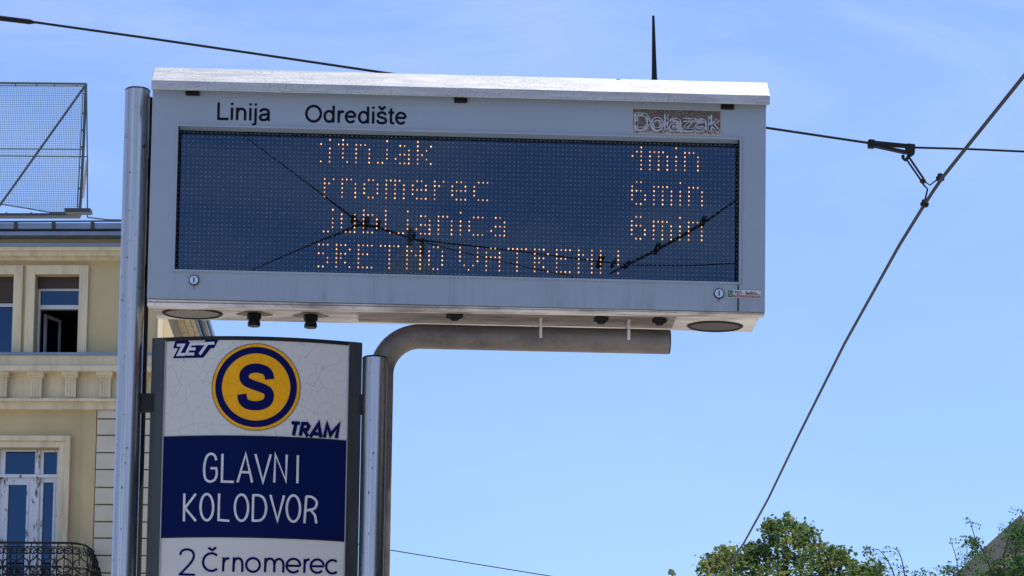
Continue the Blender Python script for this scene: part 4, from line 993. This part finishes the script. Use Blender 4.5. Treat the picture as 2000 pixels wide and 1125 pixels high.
while n_c < 3000:
    x = random.uniform(70, 1175); top = chgt(x)+26*mnoise.noise(Vector((x/17, 2.3, 0)))+4; y = top+6+(random.random()**1.1)*(680-top); dy = random.uniform(-1.5, 1.5)*(.25+min(1, (y-top)/200)); n_c += 1
    if y > 640: continue
    nv = mnoise.noise(Vector((x/62, y/34, dy*1.1+3))) + .35*mnoise.noise(Vector((x/25, y/18, dy*3)))
    if nv < .11: continue
    cv = mnoise.noise(Vector((x/48, y/30, dy*.8+9)))+(.25 if x < 330 and y > 350 else 0); ci = 1 if cv > .16 else (2 if cv < -.12 else 0)
    if (x-565)**2/36**2+(y-392)**2/20**2 < 1 or (x-470)**2/26**2+(y-432)**2/26**2 < .5 or (x-520)**2/28**2+(y-455)**2/14**2 < 1: continue
    c = TL((x, y), dy); rr = random.uniform(.05, .10)
    for j in range(random.randint(9, 15)):
        leaf(b, c+Vector((random.gauss(0, rr), random.gauss(0, rr), random.gauss(0, rr*.55))), random.uniform(.035, .075), 1.0, random.random() < .5, ci)
# twiggy edge sprays
for i in range(len(cont)-1):
    for j in range(7):
        t_ = random.random(); x = cont[i][0]*(1-t_)+cont[i+1][0]*t_; y = cont[i][1]*(1-t_)+cont[i+1][1]*t_
        c = TL((x+random.gauss(0, 2.5), y+random.uniform(5, 22)), random.uniform(-.4, .4))
        for k2 in range(6): leaf(b, c+Vector((random.gauss(0, .05), random.gauss(0, .08), random.gauss(0, .05))), random.uniform(.035, .07), .8)
# lower crown below the frame
zmid = TL((600, 660)).z
for i in range(1500):
    a = random.uniform(0, 6.28); h = random.uniform(3.2, zmid-.1); k2 = (h-3)/(zmid-3); r_ = (2.2+1.4*math.sin(math.pi*min(1, k2*.95)))*math.sqrt(random.random())*(1.1-.3*k2)
    c = Vector((r_*math.cos(a), r_*math.sin(a), h))
    for j in range(4): leaf(b, c+Vector((random.gauss(0, .2), random.gauss(0, .2), random.gauss(0, .15))), random.uniform(.09, .14), .6)
b.build('crown', [m_maple, m_maple_yellow, m_maple_dark], mt_)
b = MB(); tp = TL((610, 240))
b.tube([(0, 0, 0), (.05, 0, 2), (0, .05, 4), (.03, 0, zmid), tuple(tp)], [.24, .19, .15, .07, .012], 10)
for p in ((230, 400), (390, 380), (720, 300), (860, 380), (950, 420), (1130, 480), (130, 440), (560, 330)):
    q = TL(p, random.uniform(-.4, .4)); b.tube([(0, .03, zmid*.62), (q.x*.5, q.y, zmid*.85), tuple(q)], [.07, .04, .008], 6)
b.build('trunk', m_bark, mt_)
# acacia saplings
def acacia(name_loc, Y, stems, mass, label):
    o_ = at(*z1p(name_loc), Y); o = empty('acacia_tree', (o_.x, Y, 0), 0, label, 'tree', None)
    T_ = lambda p, dy=0: (lambda q: Vector((q.x-o_.x, q.y-Y, q.z)))(at(*z1p(p), Y+dy))
    tk = MB(); lf = MB(); zc3 = T_((name_loc[0], 700)).z
    tk.tube([(0, 0, 0), (.03, 0, zc3*.5), (0, 0, zc3)], [.12, .09, .05], 8)
    def frond(a, d, n=7):
        for i in range(1, n+1):
            c = a+(d-a)*(i/n); sd = (d-a).cross(Vector((0, 1, .3))).normalized()
            for s_ in (1, -1): leaf(lf, c+sd*s_*.035+Vector((0, random.gauss(0, .02), -.012)), random.uniform(.04, .068), .3, False)
        tk.tube([a, d], .003, 4, caps=False)
    for st, dense in stems:
        dy = random.uniform(-.5, .5); P = smooth_path([T_(p, dy) for p in st], 4); tk.tube([Vector((0, 0, zc3))]+P, [.03]+[.012-.008*i/len(P) for i in range(len(P))], 5, caps=False)
        for i in range(len(P)-1):
            if random.random() < dense:
                a = P[i]; frond(a, a+Vector((random.choice((-1, 1))*random.uniform(.1, .24), random.gauss(0, .12), random.uniform(-.12, .08))), 4)
        for _ in range(2): frond(P[-1], P[-1]+Vector((random.uniform(-.16, .12), random.gauss(0, .1), random.uniform(-.06, .02))), 3)
    for x, y, r, n in mass:
        for i in range(n):
            a = T_((x+random.gauss(0, r*.5), y+random.gauss(0, r*.5)), random.gauss(0, .5))
            frond(a, a+Vector((random.uniform(-.28, .28), random.gauss(0, .15), random.uniform(-.2, .06))), 6)
    tk.build('trunk', m_bark, o); lf.build('crown', m_acacia, o)
random.seed(5)
acacia((1260, 520), 40, [([(1330, 640), (1305, 520), (1285, 420), (1262, 375), (1235, 358)], .35), ([(1275, 640), (1240, 510), (1205, 435), (1160, 375), (1118, 364)], .6), ([(1470, 620), (1450, 500)], .8)], [(1225, 508, 14, 2), (1320, 478, 10, 2), (1440, 508, 10, 2)], 'thin bare acacia sprigs between the maple and the house eaves')
acacia((1900, 520), 46, [([(1640, 640), (1618, 500), (1600, 400), (1570, 312)], .3), ([(1820, 520), (1760, 372), (1722, 318), (1696, 240), (1682, 188)], .4), ([(1880, 420), (1915, 290), (1960, 225), (1985, 180), (2005, 140)], .5), ([(1950, 400), (1990, 250), (2030, 160)], .6)],
       [(1690, 298, 26, 12), (1715, 365, 26, 9), (1675, 405, 22, 6), (1575, 470, 34, 9), (1570, 505, 30, 8), (1835, 430, 26, 10), (1875, 490, 50, 30), (1975, 430, 50, 50), (1990, 300, 36, 30), (1935, 260, 24, 12), (1840, 525, 50, 30), (2010, 500, 60, 60), (1760, 505, 20, 10), (1990, 220, 24, 14), (1990, 600, 80, 50)], 'bushy acacia in front of the brown grey house at right edge')
